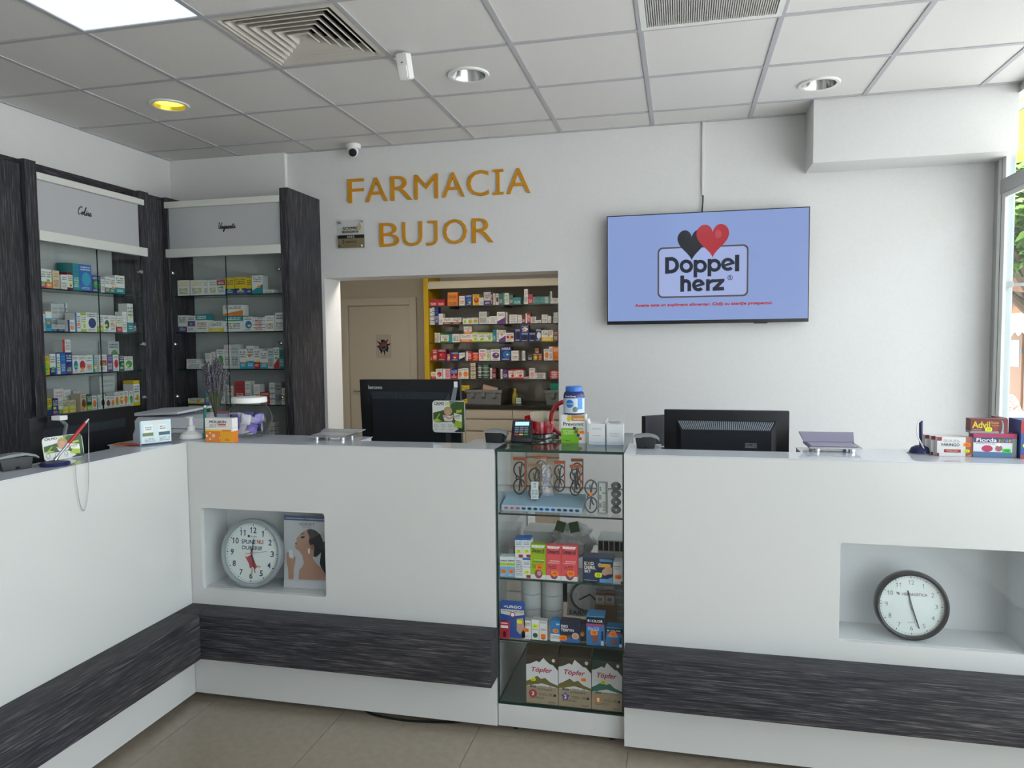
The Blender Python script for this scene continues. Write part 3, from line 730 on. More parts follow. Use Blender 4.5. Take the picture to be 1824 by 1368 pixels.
shelf_row('483 545 975 wgf-;560 640 985 gwf-;1208 1257 1130 wak-;1365 1390 1190 naf-', c7, BP, BSH[0], .07, 'lowest shelf of corner cabinet', 'boxes in the corner glass cabinet', False, LIM)

# ================================================================ storeroom behind the doorway
SY = 7.45; SSH = [1.167, 1.359, 1.558, 1.749, 1.948]
M_yel = mat('yellow_panel', '#c9a60c', .5); M_sgl = mat('grey_glass_shelf', '#3d4444', .2); M_cream = mat('cream_drawer', '#b5ad9d', .45)
t = thing('shelving_unit', 'tall storeroom shelf unit with yellow side and thin dark shelves', 'shelves', (-1.3, 7.65, 0))
bx('side_panel', M_yel, -2.69, -2.637, SY-.02, SYB-.002, .9, 2.4, t, bevel=.002)
bx('side_panel', M_yel, .2, .25, SY-.02, SYB-.002, .9, 2.4, t)
bx('back_panel', mat('storeroom_back_panel', '#a9a69e', .7), -2.637, .2, 7.84, SYB-.002, .9, 2.3, t)
bx('valance', mat('cream_valance', '#cfc8b2', .5), -2.637, .2, SY-.03, SY, 2.13, 2.19, t, bevel=.002)
bx('top_panel', mat('cream_valance', '#cfc8b2', .5), -2.637, .2, SY, 7.84, 2.19, 2.21, t)
for z in SSH:
    pane('shelf', -2.636, .199, SY, 7.839, z-.008, z, t, M_glc, M_sgl)
    for x in (-2.45, -1.85, -1.25, -.65): MB().box(x-.03, x+.03, SY+.05, 7.839, z-.02, z-.009).build('bracket', mat('shelf_bracket', '#6a6a66', .5), t, world=True)
t = thing('drawer_cabinet', 'long cream drawer unit with black worktop in the storeroom', 'cabinet', (-1.3, 7.6, 0))
bx('body', M_cream, -3.0, .5, 7.32, 7.86, .0, .86, t)
bx('worktop', mat('black_worktop', '#24221f', .3), -3.0, .5, 7.285, 7.865, .862, .9, t, bevel=.002)
for k in range(6):
    xa = -1.691-.51*2+.51*k
    for z0, z1 in ((.05, .36), (.37, .622), (.632, .748), (.758, .858)):
        d = bx('drawer', M_cream, xa+.004, xa+.506, 7.30, 7.319, z0+.003, z1-.003, t, bevel=.002)
LIM = (-2.634, .19); W_ = 'storeroom shelf'; G_ = 'boxes on the storeroom shelves'
shelf_row('160 262 292 ruf-;265 350 294 ruf-;385 508 285 oyf-;385 508 207 oyf- s;525 592 250 wifo;600 680 235 nbdy;686 766 230 yrdo;768 818 272 waf-;820 904 203 snbo;906 924 222 uwf-;926 955 222 wuv-;963 1000 222 wkd-;1005 1048 222 dtf-;1050 1124 215 wtvy;1126 1174 235 dtf-;1176 1270 268 tbfg;'
          '1305 1352 170 waf-;1354 1412 232 rmf-;1415 1538 258 tdk-;1540 1612 255 twk-;1618 1640 195 wav-;1642 1720 275 wak-', c8, SY+.01, SSH[4], .1, 'top '+W_, G_, False, LIM)
shelf_row('165 194 400 wak-;196 226 390 wkk-;230 275 388 nbf-;278 328 465 wif-;330 434 515 wxbo;436 548 512 wxbo;568 616 520 wld-;620 685 515 wldo;688 752 512 wldo;762 858 440 safy;860 886 505 waf-;888 978 495 wak-;980 1074 443 wpw-;1076 1106 450 wuv-;1128 1224 475 wak-;1230 1278 480 waf-;1280 1321 480 uuf-;1323 1384 460 rwv-;'
          '1386 1450 500 wkk-;1452 1512 540 wak-;1520 1590 475 waf-;1592 1630 495 waf-;1660 1712 450 saf-', c8, SY+.01, SSH[3], .1, 'second '+W_, G_, False, LIM)
shelf_row('230 264 695 eaf-;266 292 695 wav-;302 398 708 wgho;405 528 710 wtvg;538 674 710 wob-;580 676 620 wobo s;676 752 685 wlhy;755 837 690 wlhg;839 926 690 wlhg;930 964 655 tnf-;966 1000 655 wtv-;1002 1084 662 wpwo;1086 1182 695 wrmy;1195 1263 640 nkd-;1265 1360 690 nkd-;1265 1360 604 nwdo s;1365 1444 690 nkd-;1446 1514 640 nwd-;1516 1655 662 wybo;1660 1712 670 xef-',
          c8, SY+.01, SSH[2], .1, 'third '+W_, G_, False, LIM)
shelf_row('172 194 260 rmfo;196 250 205 rwfy;255 355 205 urdo;365 402 262 mwfy;408 504 240 nrdy;506 572 250 wkw-;588 650 235 rwv-;658 732 245 rodo;735 818 207 wimo;820 862 220 wld-;868 980 208 wpdy;988 1110 180 nbdy;1112 1195 225 wafo;1230 1272 228 wav-;1300 1360 265 kaf-;1362 1418 260 xyd-;1385 1435 195 xof- s;1420 1470 260 xodo;1488 1548 205 wodo;1550 1590 180 wrf-;1592 1660 180 owfo',
          c9, SY+.01, SSH[1], .1, 'fourth '+W_, G_, False, LIM)
shelf_row('172 233 475 wrbo;235 310 437 wrdo;318 402 437 iwvo;405 488 440 nrbo;492 538 437 wodo;540 612 430 wodo;638 695 370 exk-;718 775 385 kwk-;777 852 385 dak-;856 886 430 wuv-;888 932 430 uaf-;978 1008 442 wkv-;1010 1072 440 nrfo;1078 1158 445 wrho;1160 1252 440 wrho;1255 1312 530 iwf-;1318 1384 430 wido;1386 1510 485 wkk-;1560 1660 455 rwk-',
          c9, SY+.01, SSH[0], .1, 'lowest '+W_, G_, False, LIM)
# door with its casing and a sticker
d = struct(thing('door_1', '', '')); d.location = (-3.4, SYB-.03, 0)
for k in ('label', 'category'): del d[k]
M_door = mat('door_paint', '#b9b2a2', .55)
bx('leaf', M_door, -3.766, -3.016, SYB-.025, SYB-.002, .01, 1.985, d, bevel=.002)
for a in ((-3.856, -3.77, 0, 2.073), (-3.012, -2.93, 0, 2.073), (-3.77, -3.012, 1.99, 2.073)): bx('casing', M_door, a[0], a[1], SYB-.045, SYB-.001, a[2], a[3], d, bevel=.004)
MB().cyl((-3.70, SYB-.03, 1.0), (-3.70, SYB-.07, 1.0), .01, n=12).cyl((-3.70, SYB-.07, 1.0), (-3.60, SYB-.07, 1.0), .009, n=12).build('handle', M_chrome, d, world=True)
t = thing('door_sticker', 'paper sticker of a dark torn hole on the storeroom door', 'sticker', (-3.34, SYB-.0262, 1.52))
MB().box(-.095, .095, -.0006, 0, -.135, .135).build('paper', mat('sticker_paper', '#a9a498', .7), t)
st = []
for k in range(22):
    a = 2*math.pi*k/22; r = (.085 if k % 2 else .052)*(1+.25*math.sin(k*2.3)); st.append((r*math.cos(a), 1.15*r*math.sin(a)))
flat(t, st, -.0010, mat('torn_hole', '#141218', .8), 'torn_hole')
flat(t, disc(.0, .0, .042, 16, .05), -.0014, mat('hole_grey', '#56565c', .8), 'grey_patch')
flat(t, [(-.06, .01), (-.02, .05), (.04, .055), (.05, .02), (.0, .03), (-.05, -.01)], -.0018, mat('hole_red', '#8a2228', .8), 'red_patch')
flat(t, [(-.03, -.005), (.02, .0), (.03, -.02), (-.02, -.025)], -.0020, M_ink, 'dark_patch')
# grey crates and small things on the storeroom worktop
M_cr = mat('grey_crate_plastic', '#6d7070', .5)
def crate(label, x, y, rz):
    t = thing('storage_crate', label, 'crate', (x, y, .901), (0, 0, rz), 'grey crates on the storeroom worktop')
    w, d, h = .20, .16, .155
    mb = MB(); a = .93
    def ring(w0, d0, z0, w1, d1, z1):
        for s in ((0,), (1,), (2,), (3,)):
            c = [((-1,-1),(1,-1)), ((1,-1),(1,1)), ((1,1),(-1,1)), ((-1,1),(-1,-1))][s[0]]
            mb.poly([(c[0][0]*w0, c[0][1]*d0, z0), (c[1][0]*w0, c[1][1]*d0, z0), (c[1][0]*w1, c[1][1]*d1, z1), (c[0][0]*w1, c[0][1]*d1, z1)])
    ring(w*a, d*a, 0, w, d, h); ring(w*a-.006, d*a-.006, .006, w-.006, d-.006, h); ring(w-.006, d-.006, h, w, d, h)
    mb.poly([(-w*a,-d*a,0),(w*a,-d*a,0),(w*a,d*a,0),(-w*a,d*a,0)]); mb.poly([(-w*a,-d*a,.006),(w*a,-d*a,.006),(w*a,d*a,.006),(-w*a,d*a,.006)])
    mb.build('tub', M_cr, t)
    mb = MB()
    for s in (-1, 1):
        mb.box(-w-.012, w+.012, s*d-.008, s*d+.008, h-.03, h); mb.box(s*w-.008, s*w+.008, -d-.012, d+.012, h-.03, h)
    mb.build('rim', M_cr, t, bevel=.002)
    for s in (-.6, .0, .6):
        MB().box(s*w-.02, s*w+.02, -d-.014, -d-.002, h-.075, h-.03).build('rib', M_cr, t)
    return t
crate('grey plastic crate with papers, left one on the storeroom worktop', -2.0, 7.52, math.radians(-6))
crate('grey plastic crate topped by a green pack, right one on the storeroom worktop', -1.17, 7.54, math.radians(3))
o = MB().box(-.09, .07, -.06, .06, 0, .05).build('paper_bundle', mat('paper_bundle', '#c8ab97', .8), loc=(-1.98, 7.5, 1.02), rot=(.3, .25, .3)); tag(o, 'tilted pale card lying in the left grey crate', 'card')
o = carton_mesh(.2, .12, .13, printmat('green_pack', '#16806a', [('rect', .7, .0, 1.1, .8, '#d8dcd8')])); tag(link('green_pack', o, None, (-1.22, 7.5, .99)), 'green pack standing in the right grey crate', 'pack')
o = carton_mesh(.18, .07, .19, style('y', 'k', 'd')); tag(link('medicine_box', o, None, (-2.31, 7.56, .9005)), 'yellow box standing on the worktop left of the crates', 'medicine box')
o = carton_mesh(.07, .05, .07, printmat('small_calendar', '#1d4a3c', [('rect', .15, .15, .95, .95, '#cfd6d2'), ('text', .2, .3, .9, .8, '#222222', 2)])); tag(link('small_box', o, None, (-1.66, 7.45, .9005)), 'small dark green box with a white face between the crates', 'box')
t = thing('spray_bottle', 'small yellow bottle behind the green box in the storeroom', 'bottle', (-1.72, 7.55, .9005))
MB().lathe([(0, 0), (.03, 0), (.032, .01), (.032, .09), (.012, .12), (.012, .13), (0, .13)], n=16).build('body', mat('yellow_bottle', '#a8962c', .4), t, smooth=True)
MB().lathe([(0, .13), (.016, .13), (.016, .16), (0, .16)], n=16).build('cap', mat('bottle_cap_y', '#b9a83a', .4), t)

# ================================================================ products in the glass display case
k1 = crop(870, 760, 7.015); k2 = crop(870, 900, 7.015); k3 = crop(870, 1020, 7.015); k4 = crop(870, 1140, 6.838)
def stand(name, label, cat, cr, a, b, yt, z, y, d, m, group=None, rotz=0, z_over=None):
    """a carton standing at z whose front plane is y; width and height measured on the photo"""
    p0 = onY(*cr(a, yt), y); p1 = onY(*cr(b, yt), y); w = p1.x-p0.x; h = (p0.z+p1.z)/2-z if z_over is None else z_over
    o = link(name, carton_mesh(w, d, h, m, name), None, ((p0.x+p1.x)/2, y+d/2, z+.0006), (0, 0, rotz))
    tag(o, label, cat, group); return o, w, h, d
def tx(o, w, h, d, s, u0, u1, v0, v1, m, bold=0.0, shear=0.0, space=1.0):
    return text(o, s, (u0-.5)*w, (u1-.5)*w, v0*h, v1*h, -d/2-.0006, m, bold, shear, space)
def fl(o, w, h, d, pts, m, dy=.0004, name='print'): return flat(o, [((u-.5)*w, v*h) for u, v in pts], -d/2-dy, m, name)
def sk(o, w, h, d, u, v, k, sw=.024, dig=None): return sticker(o, (u-.5)*w, v*h, -d/2-.0003, k, sw, sw*.68, dig)
Z2 = SH[2]; G2 = 'boxes on the middle glass shelf'
# second shelf
m_bl = printmat('print_blue_white_lime', '#dde3e6', [('band', -1, .52, '#7fb0d8'), ('band', .56, .70, '#a9c832'), ('text', .05, .74, .95, .86, '#34373d', 1), ('text', .1, .06, .6, .12, '#e8eef2', 1)])
for i, (a, b) in enumerate(((142, 236), (238, 331))):
    o = stand('medicine_box', f'small blue and lime box with orange sticker, {"outer" if i == 0 else "inner"} of two at case left', 'medicine box', k2, a, b, 645, Z2, 2.76, .04, m_bl, G2)
    sk(*o, .5, .28, 'o', .021, '36')
    stand('medicine_box', f'small pale box hidden behind the {"outer" if i == 0 else "inner"} blue lime box', 'medicine box', k2, a, b, 640, Z2, 2.802, .04, m_bl, G2)
m_wb = printmat('print_white_blue_top', '#dfe2e4', [('band', .9, 2, '#2f6cb4'), ('text', .1, .66, .85, .84, '#3a4c78', 3), ('band', .55, .57, '#5d6a9a'), ('rect', .45, .02, 1.1, .17, '#a3213f')])
m_wt = printmat('print_white_small_text', '#dcdfe0', [('text', .1, .1, .9, .9, '#6a6e78', 9)])
for i, (a, b) in enumerate(((332, 428), (430, 524))):
    nm = ('left', 'right')[i]
    o = stand('medicine_box', f'narrow white box at the bottom of the {nm} white stack in the case', 'medicine box', k2, a, b, 662, Z2, 2.758, .05, (m_wt, m_wb)[i], G2)
    if i: sk(*o, .5, .3, 'y', .02, '37')
    zz = Z2+.0012+o[2]
    o = stand('medicine_box', f'white box with blue top on the {nm} white stack in the case', 'medicine box', k2, a, b, 415, zz, 2.758, .05, m_wb, G2); sk(*o, .48, .33, 'y', .02, '37')
def dezarcil(col, cname, a, b, yt, n, lab, stk_v, dig):
    m = printmat('print_dezarcil_'+cname, col, [('band', -1, .13, '#dcdedb'), ('circ', .52, .15, .25, .125, '#8f4450'), ('circ', .56, .17, .14, .07, '#c79a9a'), ('text', .25, .53, .9, .57, '#e6e8dc', 1),
                                                ('text', .12, .47, .9, .52, '#2c2f2c' if cname == 'lime' else '#f0b4b0', 1), ('text', .1, .32, .7, .44, '#3a2f30', 3)])
    for q in range(n):
        y = 2.757+q*.036
        o = stand('medicine_box', lab+(', front one' if q == 0 else f', {ORD[q]} in its row from the front'), 'medicine box', k2, a, b, yt, Z2, y, .034, m, G2)
        if q: o[0].scale = (1, 1, 1); continue
        fl(*o, [(.06, .97), (.94, .97), (.84, .905), (.12, .905)], M_wink); tx(*o, 'Dr. Theiss', .22, .8, .925, .95, M_greyink)
        tx(*o, 'Dezarcil', .09, .90, .77, .875, M_ink, .02); fl(*o, [(.09, .745), (.9, .745), (.9, .755), (.09, .755)], M_ink)
        sk(*o, .58, stk_v, 'o', .03, dig)
dezarcil('#9cb81c', 'lime', 525, 716, 490, 4, 'lime green Dezarcil box', .35, '46')
dezarcil('#e0555c', 'coral', 720, 906, 502, 3, 'coral red Dezarcil box beside the lime ones', .2, '42')
dezarcil('#e0555c', 'coral', 910, 1110, 508, 3, 'coral red Dezarcil box, right-hand row', .22, '50')
m = printmat('print_navy_set', '#1c3050', [('slope', -.28, .55, '#5e93c4'), ('rect', .56, .86, .98, .97, '#4f86bb'), ('rect', .56, .02, .98, .16, '#5fa0d8'), ('text', .06, .06, .5, .1, '#c8d0da', 1)])
o = stand('medicine_box', 'wide navy EXODERIL SET box in the display case', 'medicine box', k2, 1176, 1556, 662, Z2, 2.762, .07, m, G2)
tx(*o, 'E', .06, .14, .70, .83, M_wink, .03); tx(*o, 'X', .155, .245, .70, .83, mat('amber_ink', '#e8a81e', .5), .03); tx(*o, 'O', .26, .37, .70, .83, M_wink, .03)
tx(*o, 'DERIL', .06, .44, .535, .665, M_wink, .03); tx(*o, 'SET', .06, .28, .39, .50, M_wink, .03)
skin = mat('printed_skin', '#c09a86', .6)
fl(*o, rrect(.52, .93, .64, .78, .05), mat('amber_ink', '#e8a81e', .5)); fl(*o, disc(.57, .72, .065, 18, .09), skin, .0007)
fl(*o, [(.62, .36), (.66, .52), (.78, .66), (.9, .64), (.98, .66), (.98, .38), (.84, .36), (.74, .30)], skin, .0008); sk(*o, .52, .31, 'y', .028, '75')
o = stand('medicine_box', 'narrow white box with orange sticker at the right end of the case shelf', 'medicine box', k2, 1560, 1676, 715, Z2, 2.762, .06, printmat('print_white_corner', '#dcdfe0', [('text', .08, .76, .8, .83, '#33373e', 1), ('text', .08, .66, .7, .72, '#6a6e78', 2), ('rect', .8, -.1, 1.1, .12, '#a3213f'), ('text', .1, .04, .5, .08, '#4f86bb', 1)]), G2)
sk(*o, .5, .32, 'o', .026, '15')
# things behind them on the same shelf
def roll(label, x, y, z, r, h, m, hole=.5, name='tape_roll'):
    o = MB().lathe([(r*hole, 0), (r, 0), (r, h), (r*hole, h), (r*hole, 0)], n=28).build(name, m, loc=(x, y, z+.0006), smooth=True); return tag(o, label, 'roll', 'bandage rolls in the case')
M_roll = mat('brown_roll', '#8f8676', .8)
roll('brown bandage roll with orange core behind the small blue boxes', -.645, 2.96, Z2, .042, .075, M_roll); roll('second brown bandage roll behind the narrow white stacks', -.56, 2.99, Z2, .038, .07, M_roll)
def crumple(name, label, cat, c, sx, sy, sz, m, seed, n=14, amp=.25):
    random.seed(seed); mb = MB(); mb.ball((0, 0, 0), 1.0, n)
    V = []
    for x, y, z in mb.v:
        k = 1+amp*(random.random()-.5)*2; V.append((x*sx*k, y*sy*k, max(z*k, -.96)*sz+sz*.96))
    mb.v = V; o = mb.build(name, m, loc=c, smooth=True); return tag(o, label, cat)
M_film = noisy('grey_film', '#b9bdbd', '#d6d9d8', 40, .3)
crumple('plastic_bag', 'crumpled clear plastic bag behind the lime boxes in the case', 'bag', (-.45, 3.08, Z2+.001), .09, .05, .072, M_film, 3)
for i, x in enumerate((-.50, -.43)):
    o = MB().box(-.02, .02, -.0015, .0015, 0, .045).build('leaflet', mat('green_leaflet', '#2c4a22', .6), loc=(x, 3.0, Z2+.13), rot=(.1, .3-.5*i, .2)); tag(o, f'dark green leaflet corner sticking up behind the {"lime" if i == 0 else "coral"} boxes', 'leaflet')
o = MB().box(-.1, .1, -.07, .09, 0, .09); tag(o.build('white_device', mat('white_device', '#d6d8d6', .4), loc=(-.585, 3.2, Z2+.001), bevel=.012), 'white appliance case at the back left of the middle shelf', 'case')
t = thing('slotted_block', 'grey slatted heater block at the back right of the middle shelf', 'block', (-.275, 3.06, Z2+.001))
MB().box(-.06, .06, -.07, .07, 0, .105).build('block', mat('block_white', '#cdd0cf', .5), t, bevel=.004)
for q in range(5): MB().box(-.056+q*.0225, -.038+q*.0225, -.0715, -.0705, .06, .1).build('slot', M_black, t)

# third shelf
Z3 = SH[1]; G3 = 'boxes on the lower glass shelf'
p0 = onY(*k3(148, 345), 2.765); p1 = onY(*k3(460, 850), 2.765); w = p1.x-p0.x; h = p0.z-Z3
t = thing('blister_card', 'blue URGO card with red box at the left of the lower shelf', 'package', ((p0.x+p1.x)/2, 2.765, Z3+.001), group=G3)
MB().prism(rrect(-w/2, w/2, 0, h, .012), .0, .003).build('card', mat('urgo_blue', '#22509a', .4), t)
text(t, '+URGO', -w*.36, w*.36, h*.80, h*.875, -.0006, M_wink, .03)
MB().prism([(-w*.48, h*.76), (w*.46, h*.76), (w*.46, h*.64), (w*.1, h*.60), (-w*.1, h*.60), (-w*.48, h*.64)], -.0006, 0).build('panel', mat('panel_grey', '#cfcfc8', .5), t)
text(t, 'Filmogel', -w*.42, -.02*w, h*.69, h*.74, -.0012, M_ink, 0, .2); text(t, 'Pete / Rani', .06*w, w*.42, h*.69, h*.74, -.0012, M_redink)
flat(t, disc(0, h*.63, .011), -.0014, M_redink, 'roundel'); flat(t, disc(0, h*.63, .0075), -.0018, M_wink, 'roundel_core')
flat(t, [(w*.16, h*.52), (w*.42, h*.56), (w*.48, h*.3), (w*.3, h*.1), (w*.16, h*.2)], -.0008, skin, 'hand_print')
bb = link('red_box', carton_mesh(w*.36, .016, h*.46, printmat('urgo_red', '#b32a3a', [('rect', .08, .62, .92, .78, '#dcdcd4'), ('rect', .34, .1, .66, .42, '#4a141c'), ('text', .1, .86, .9, .94, '#f0f0ee', 1)])), t, (-w*.3, -.009, .001))
text(bb, 'URGO', -w*.12, w*.12, h*.405, h*.435, -.0086, M_wink, .02); sticker(t, w*.28, h*.45, -.0012, 'y', .022, .014)
_PL = {}
def plain(col, extra):
    k = col+str(extra)
    if k not in _PL: _PL[k] = printmat('print_plain_%d' % len(_PL), col, extra)
    return _PL[k]
g3 = [('white box with orange sticker, first of three narrow ones on the lower shelf', 417, 530, 600, .035, '#dcdcd8', [('text', .1, .72, .9, .9, '#55595f', 3), ('band', .82, .85, '#d8c23a'), ('text', .1, .08, .9, .2, '#9a9da2', 3)], 'o', .48, '18'),
      ('white box with green roundel and yellow sticker on the lower shelf', 537, 630, 590, .035, '#dedfdc', [('circ', .5, .22, .34, .12, '#14603a'), ('text', .15, .48, .85, .54, '#2a8a4a', 1)], 'y', .68, '34'),
      ('white box with dark red lettering and orange sticker on the lower shelf', 635, 732, 610, .035, '#dcdcd9', [('text', .15, .5, .85, .62, '#a8242e', 2), ('text', .1, .88, .9, .96, '#444444', 1), ('circ', .5, .12, .3, .08, '#b8602c')], 'o', .24, '15')]
for lab, a, b, yt, d, col, ex, s, sv, dig in g3:
    o = stand('medicine_box', lab, 'medicine box', k3, a, b, yt, Z3, 2.765, d, plain(col, ex), G3); sk(*o, .5, sv, s, .022, dig)
o = stand('medicine_box', 'blue and white box left of the navy box on the lower shelf', 'medicine box', k3, 774, 893, 605, Z3, 2.765, .04, plain('#2479b8', [('band', -1, .36, '#e0e2e0'), ('rect', .6, .8, .95, .88, '#b8d4ea'), ('text', .1, .12, .9, .3, '#6a6e78', 2)]), G3); sk(*o, .55, .52, 'o', .022, '34')
o = stand('medicine_box', 'navy EXOTERFYN box with gold edge on the lower shelf', 'medicine box', k3, 897, 1140, 615, Z3, 2.765, .045, plain('#1b2742', [('slope', .36, -.02, '#5c4a34'), ('slope', .26, -.1, '#2c68a8')]), G3)
tx(*o, 'EXO', .05, .40, .70, .83, M_wink, .03); tx(*o, 'TERFYN', .03, .70, .52, .65, M_wink, .03); fl(*o, disc(.78, .33, .18, 20, .155), mat('pale_ring', '#d8cdc0', .5)); fl(*o, disc(.78, .33, .15, 20, .13), skin, .0007); sk(*o, .14, .2, 'o', .03, '114')
o = stand('medicine_box', 'navy box with gold roundel standing behind the EXOTERFYN box', 'medicine box', k3, 1142, 1215, 640, Z3, 2.785, .045, plain('#1b2742', [('circ', .4, .42, .4, .14, '#a8824a')]), G3); sk(*o, .3, .4, 'o', .014)
def excilor(lab, a, b, yt, d, dig, sv):
    o = stand('medicine_box', lab, 'medicine box', k3, a, b, yt, Z3, 2.757, d, plain('#2a78b4', [('band', .72, .96, '#11161f'), ('rect', -.1, .66, .95, .735, '#b03a70'), ('band', .96, 2, '#3a92c8'), ('text', .08, .5, .7, .62, '#cfe0ee', 3), ('circ', .45, .25, .2, .16, '#8a5a58'), ('rect', .82, .2, .93, .5, '#12202c'), ('rect', .8, .02, .95, .16, '#dadde0')]), G3)
    tx(*o, 'e', .06, .16, .79, .875, M_wink, .03); tx(*o, 'x', .18, .29, .79, .875, mat('blue_ink', '#3f9ad8', .5), .03); tx(*o, 'CILOR', .31, .90, .79, .875, M_wink, .02); sk(*o, .42, sv, 'o', .028, dig)
    return o
excilor('tall blue EXCILOR box with black stripe on the lower shelf', 1224, 1450, 545, .07, '139', .43)
excilor('short blue EXCILOR box at the right end of the lower shelf', 1472, 1675, 690, .05, '122', .66)
# behind: rolls, a carrier bag, cartons
M_gz = mat('gauze_roll', '#c9cdca', .8)
for k, (x, y, z) in enumerate(((-.612, 2.96, 0), (-.522, 2.96, 0), (-.612, 2.96, .062), (-.522, 2.96, .062), (-.61, 3.06, .0), (-.61, 3.06, .062), (-.612, 2.96, .124), (-.522, 2.96, .124))):
    roll(['white gauze roll, left bottom of the pile in the case', 'white gauze roll, right bottom of the pile in the case', 'white gauze roll, left middle of the pile', 'white gauze roll, right middle of the pile', 'white gauze roll behind the pile, lower', 'white gauze roll behind the pile, upper', 'white gauze roll on top of the pile, left', 'white gauze roll on top of the pile, right'][k],
         x, y, Z3+z, .044, .06, M_gz, .3, 'gauze_roll')
mb = MB(); N = 14; gr = []
random.seed(5)
for i in range(N+1):
    for j in range(9): gr.append((-.1+.2*i/N, .012*math.sin(i*1.3+j)+random.uniform(-.004, .004), .19*j/8+(.012*math.sin(i*2.1) if j == 8 else 0)))
for off in (0, .016):
    b0 = len(mb.v); mb.v += [(x, (-y if off else y)+off, z) for x, y, z in gr]
    for i in range(N):
        for j in range(8): mb.face((b0+i*9+j, b0+(i+1)*9+j, b0+(i+1)*9+j+1, b0+i*9+j+1))
t = thing('carrier_bag', 'pale plastic carrier bag with dark pharmacy emblem behind the lower shelf boxes', 'bag', (-.372, 3.02, Z3+.010), (math.radians(-14), 0, 0))
mb.build('bag_sheet', mat('bag_plastic', '#d9dcd9', .4), t, smooth=True)
M_em = mat('bag_print', '#3a4648', .6)
pts = [(.07*math.cos(math.radians(a)), .085+.06*math.sin(math.radians(a))) for a in range(60, 330, 15)]
b = MB(); b.tube([(x-.01, -.021, z) for x, z in pts], .005, 5); b.tube([(-.045, -.021, .07), (0, -.021, .095), (.03, -.021, .07), (.07, -.021, .04)], .004, 5); b.tube([(.03, -.021, .12), (.03, -.021, .075)], .006, 5); b.build('emblem', M_em, t)
text(t, 'FARMACIE', -.085, .06, .005, .025, -.021, M_em, .02)
for i, x in enumerate((-.315, -.272)):
    stand('medicine_box', f'tan and maroon box on a brown one behind EXCILOR, {"left" if i == 0 else "right"}', 'medicine box', k3, 1338+i*120, 1455+i*122, 255, Z3+.10, 2.93, .04, plain('#a58d6c', [('band', .8, 2, '#6e3c40'), ('rect', .1, .2, .9, .72, '#b8b4a8'), ('rect', .25, .3, .7, .6, '#5d6a8a')]), G3)
o = link('brown_carton', carton_mesh(.09, .042, .099, plain('#6a5238', [])), None, (-.294, 2.952, Z3+.0006)); tag(o, 'plain brown carton under the two tan boxes', 'carton', G3)
for i in range(6):
    o = link('pale_box', carton_mesh(.05, .07, .028, plain('#83898e', [('band', .4, .6, '#a7adb2')])), None, (-.237, 2.98, Z3+.0006+i*.0288)); tag(o, f'flat pale grey box, {ORD[i]} from below in the stack behind EXCILOR', 'carton', G3)
stand('dark_panel', 'black folded case leaning at the back of the lower shelf', 'case', k3, 850, 1640, 130, Z3, 3.2, .03, plain('#17191d', []))

# bottom shelf: milk powder cartons
Z4 = SH[0]
def topfer(lab, a, b, yt, top, hill, num, ncol, star, sub, stk_, su, sv):
    y = 2.753; p0 = onY(*k4(a, yt), y); p1 = onY(*k4(b, yt), y); w = p1.x-p0.x; h = (p0.z+p1.z)/2-Z4; d = .085
    o = link('milk_carton', carton_mesh(w, d, h, printmat('print_milk_'+num, '#a0927a', [('band', .70, 2, top), ('text', .1, .1, .55, .15, '#5a4d3c', 2), ('text', .4, .17, .92, .23, '#5a4d3c', 3), ('text', .7, .03, .92, .06, '#3a3228', 1)])), None, ((p0.x+p1.x)/2, y+d/2, Z4+.0006)); tag(o, lab, 'carton', 'milk powder cartons on the case floor')
    q = (o, w, h, d)
    # gable top
    mb = MB(); s = .03; mb.v = [(-w/2, -d/2, 0), (w/2, -d/2, 0), (w/2, d/2, 0), (-w/2, d/2, 0), (-w/2+.002, d/2-.02, s), (w/2-.002, d/2-.02, s), (w/2-.002, d/2, s), (-w/2+.002, d/2, s)]
    for f in ((0,1,5,4),(1,2,6,5),(2,3,7,6),(3,0,4,7),(4,5,6,7)): mb.face(f)
    mb.build('lid', mat('milk_lid_'+num, top, .5), o, loc=(0, 0, h))
    random.seed(int(num)); rid = [(0, .80), (.12, .82), (.22, .85), (.33, .89), (.42, .86), (.55, .96) if num == '3' else (.5, .97), (.64, .90), (.75, .84), (.84, .83), (1, .72)]
    fl(*q, [(0, .36)]+rid+[(1, .36)], mat('snow_print', '#d5d6d6', .5), .0004, 'snow_print')
    fl(*q, [(0, .36), (0, .45), (.15, .50), (.35, .58), (.47, .52), (.6, .55), (.75, .47), (1, .41), (1, .36), (.5, .43)], mat('hill_print_'+num, hill, .5), .0007, 'hill_print')
    tx(*q, 'Töpfer', .17, .82, .63, .76, mat('topfer_red', '#b0203c', .5), .02, .25)
    fl(*q, disc(.86, .92, .055, 6, .04), mat('bio_badge', '#c9cbb8', .5), .0005, 'badge')
    tx(*q, 'Bio', .12, .32, .33, .39, M_ink, .03)
    for k, l in enumerate(sub): tx(*q, l, .36, .94 if len(sub) == 1 else .82, (.345, .285)[k] if len(sub) == 2 else .33, (.395, .335)[k] if len(sub) == 2 else .375, mat('brown_ink', '#4c4234', .6))
    pts = []
    for k in range(star*2):
        r = (.145 if k % 2 == 0 else (.115 if star > 6 else .085)); an = math.pi/2+math.pi*k/star; pts.append((.21+r*math.cos(an), .205+r*math.sin(an)*w/h))
    fl(*q, pts, mat('num_badge_'+num, ncol, .5), .0006, 'number_badge'); tx(*q, num, .17, .25, .165, .245, M_wink, .03).location.y -= .0006
    fl(*q, disc(.9, .2, .04, 16, .04*w/h), M_ink, .0006, 'seal'); sk(*q, su, sv, stk_, .02, '64')
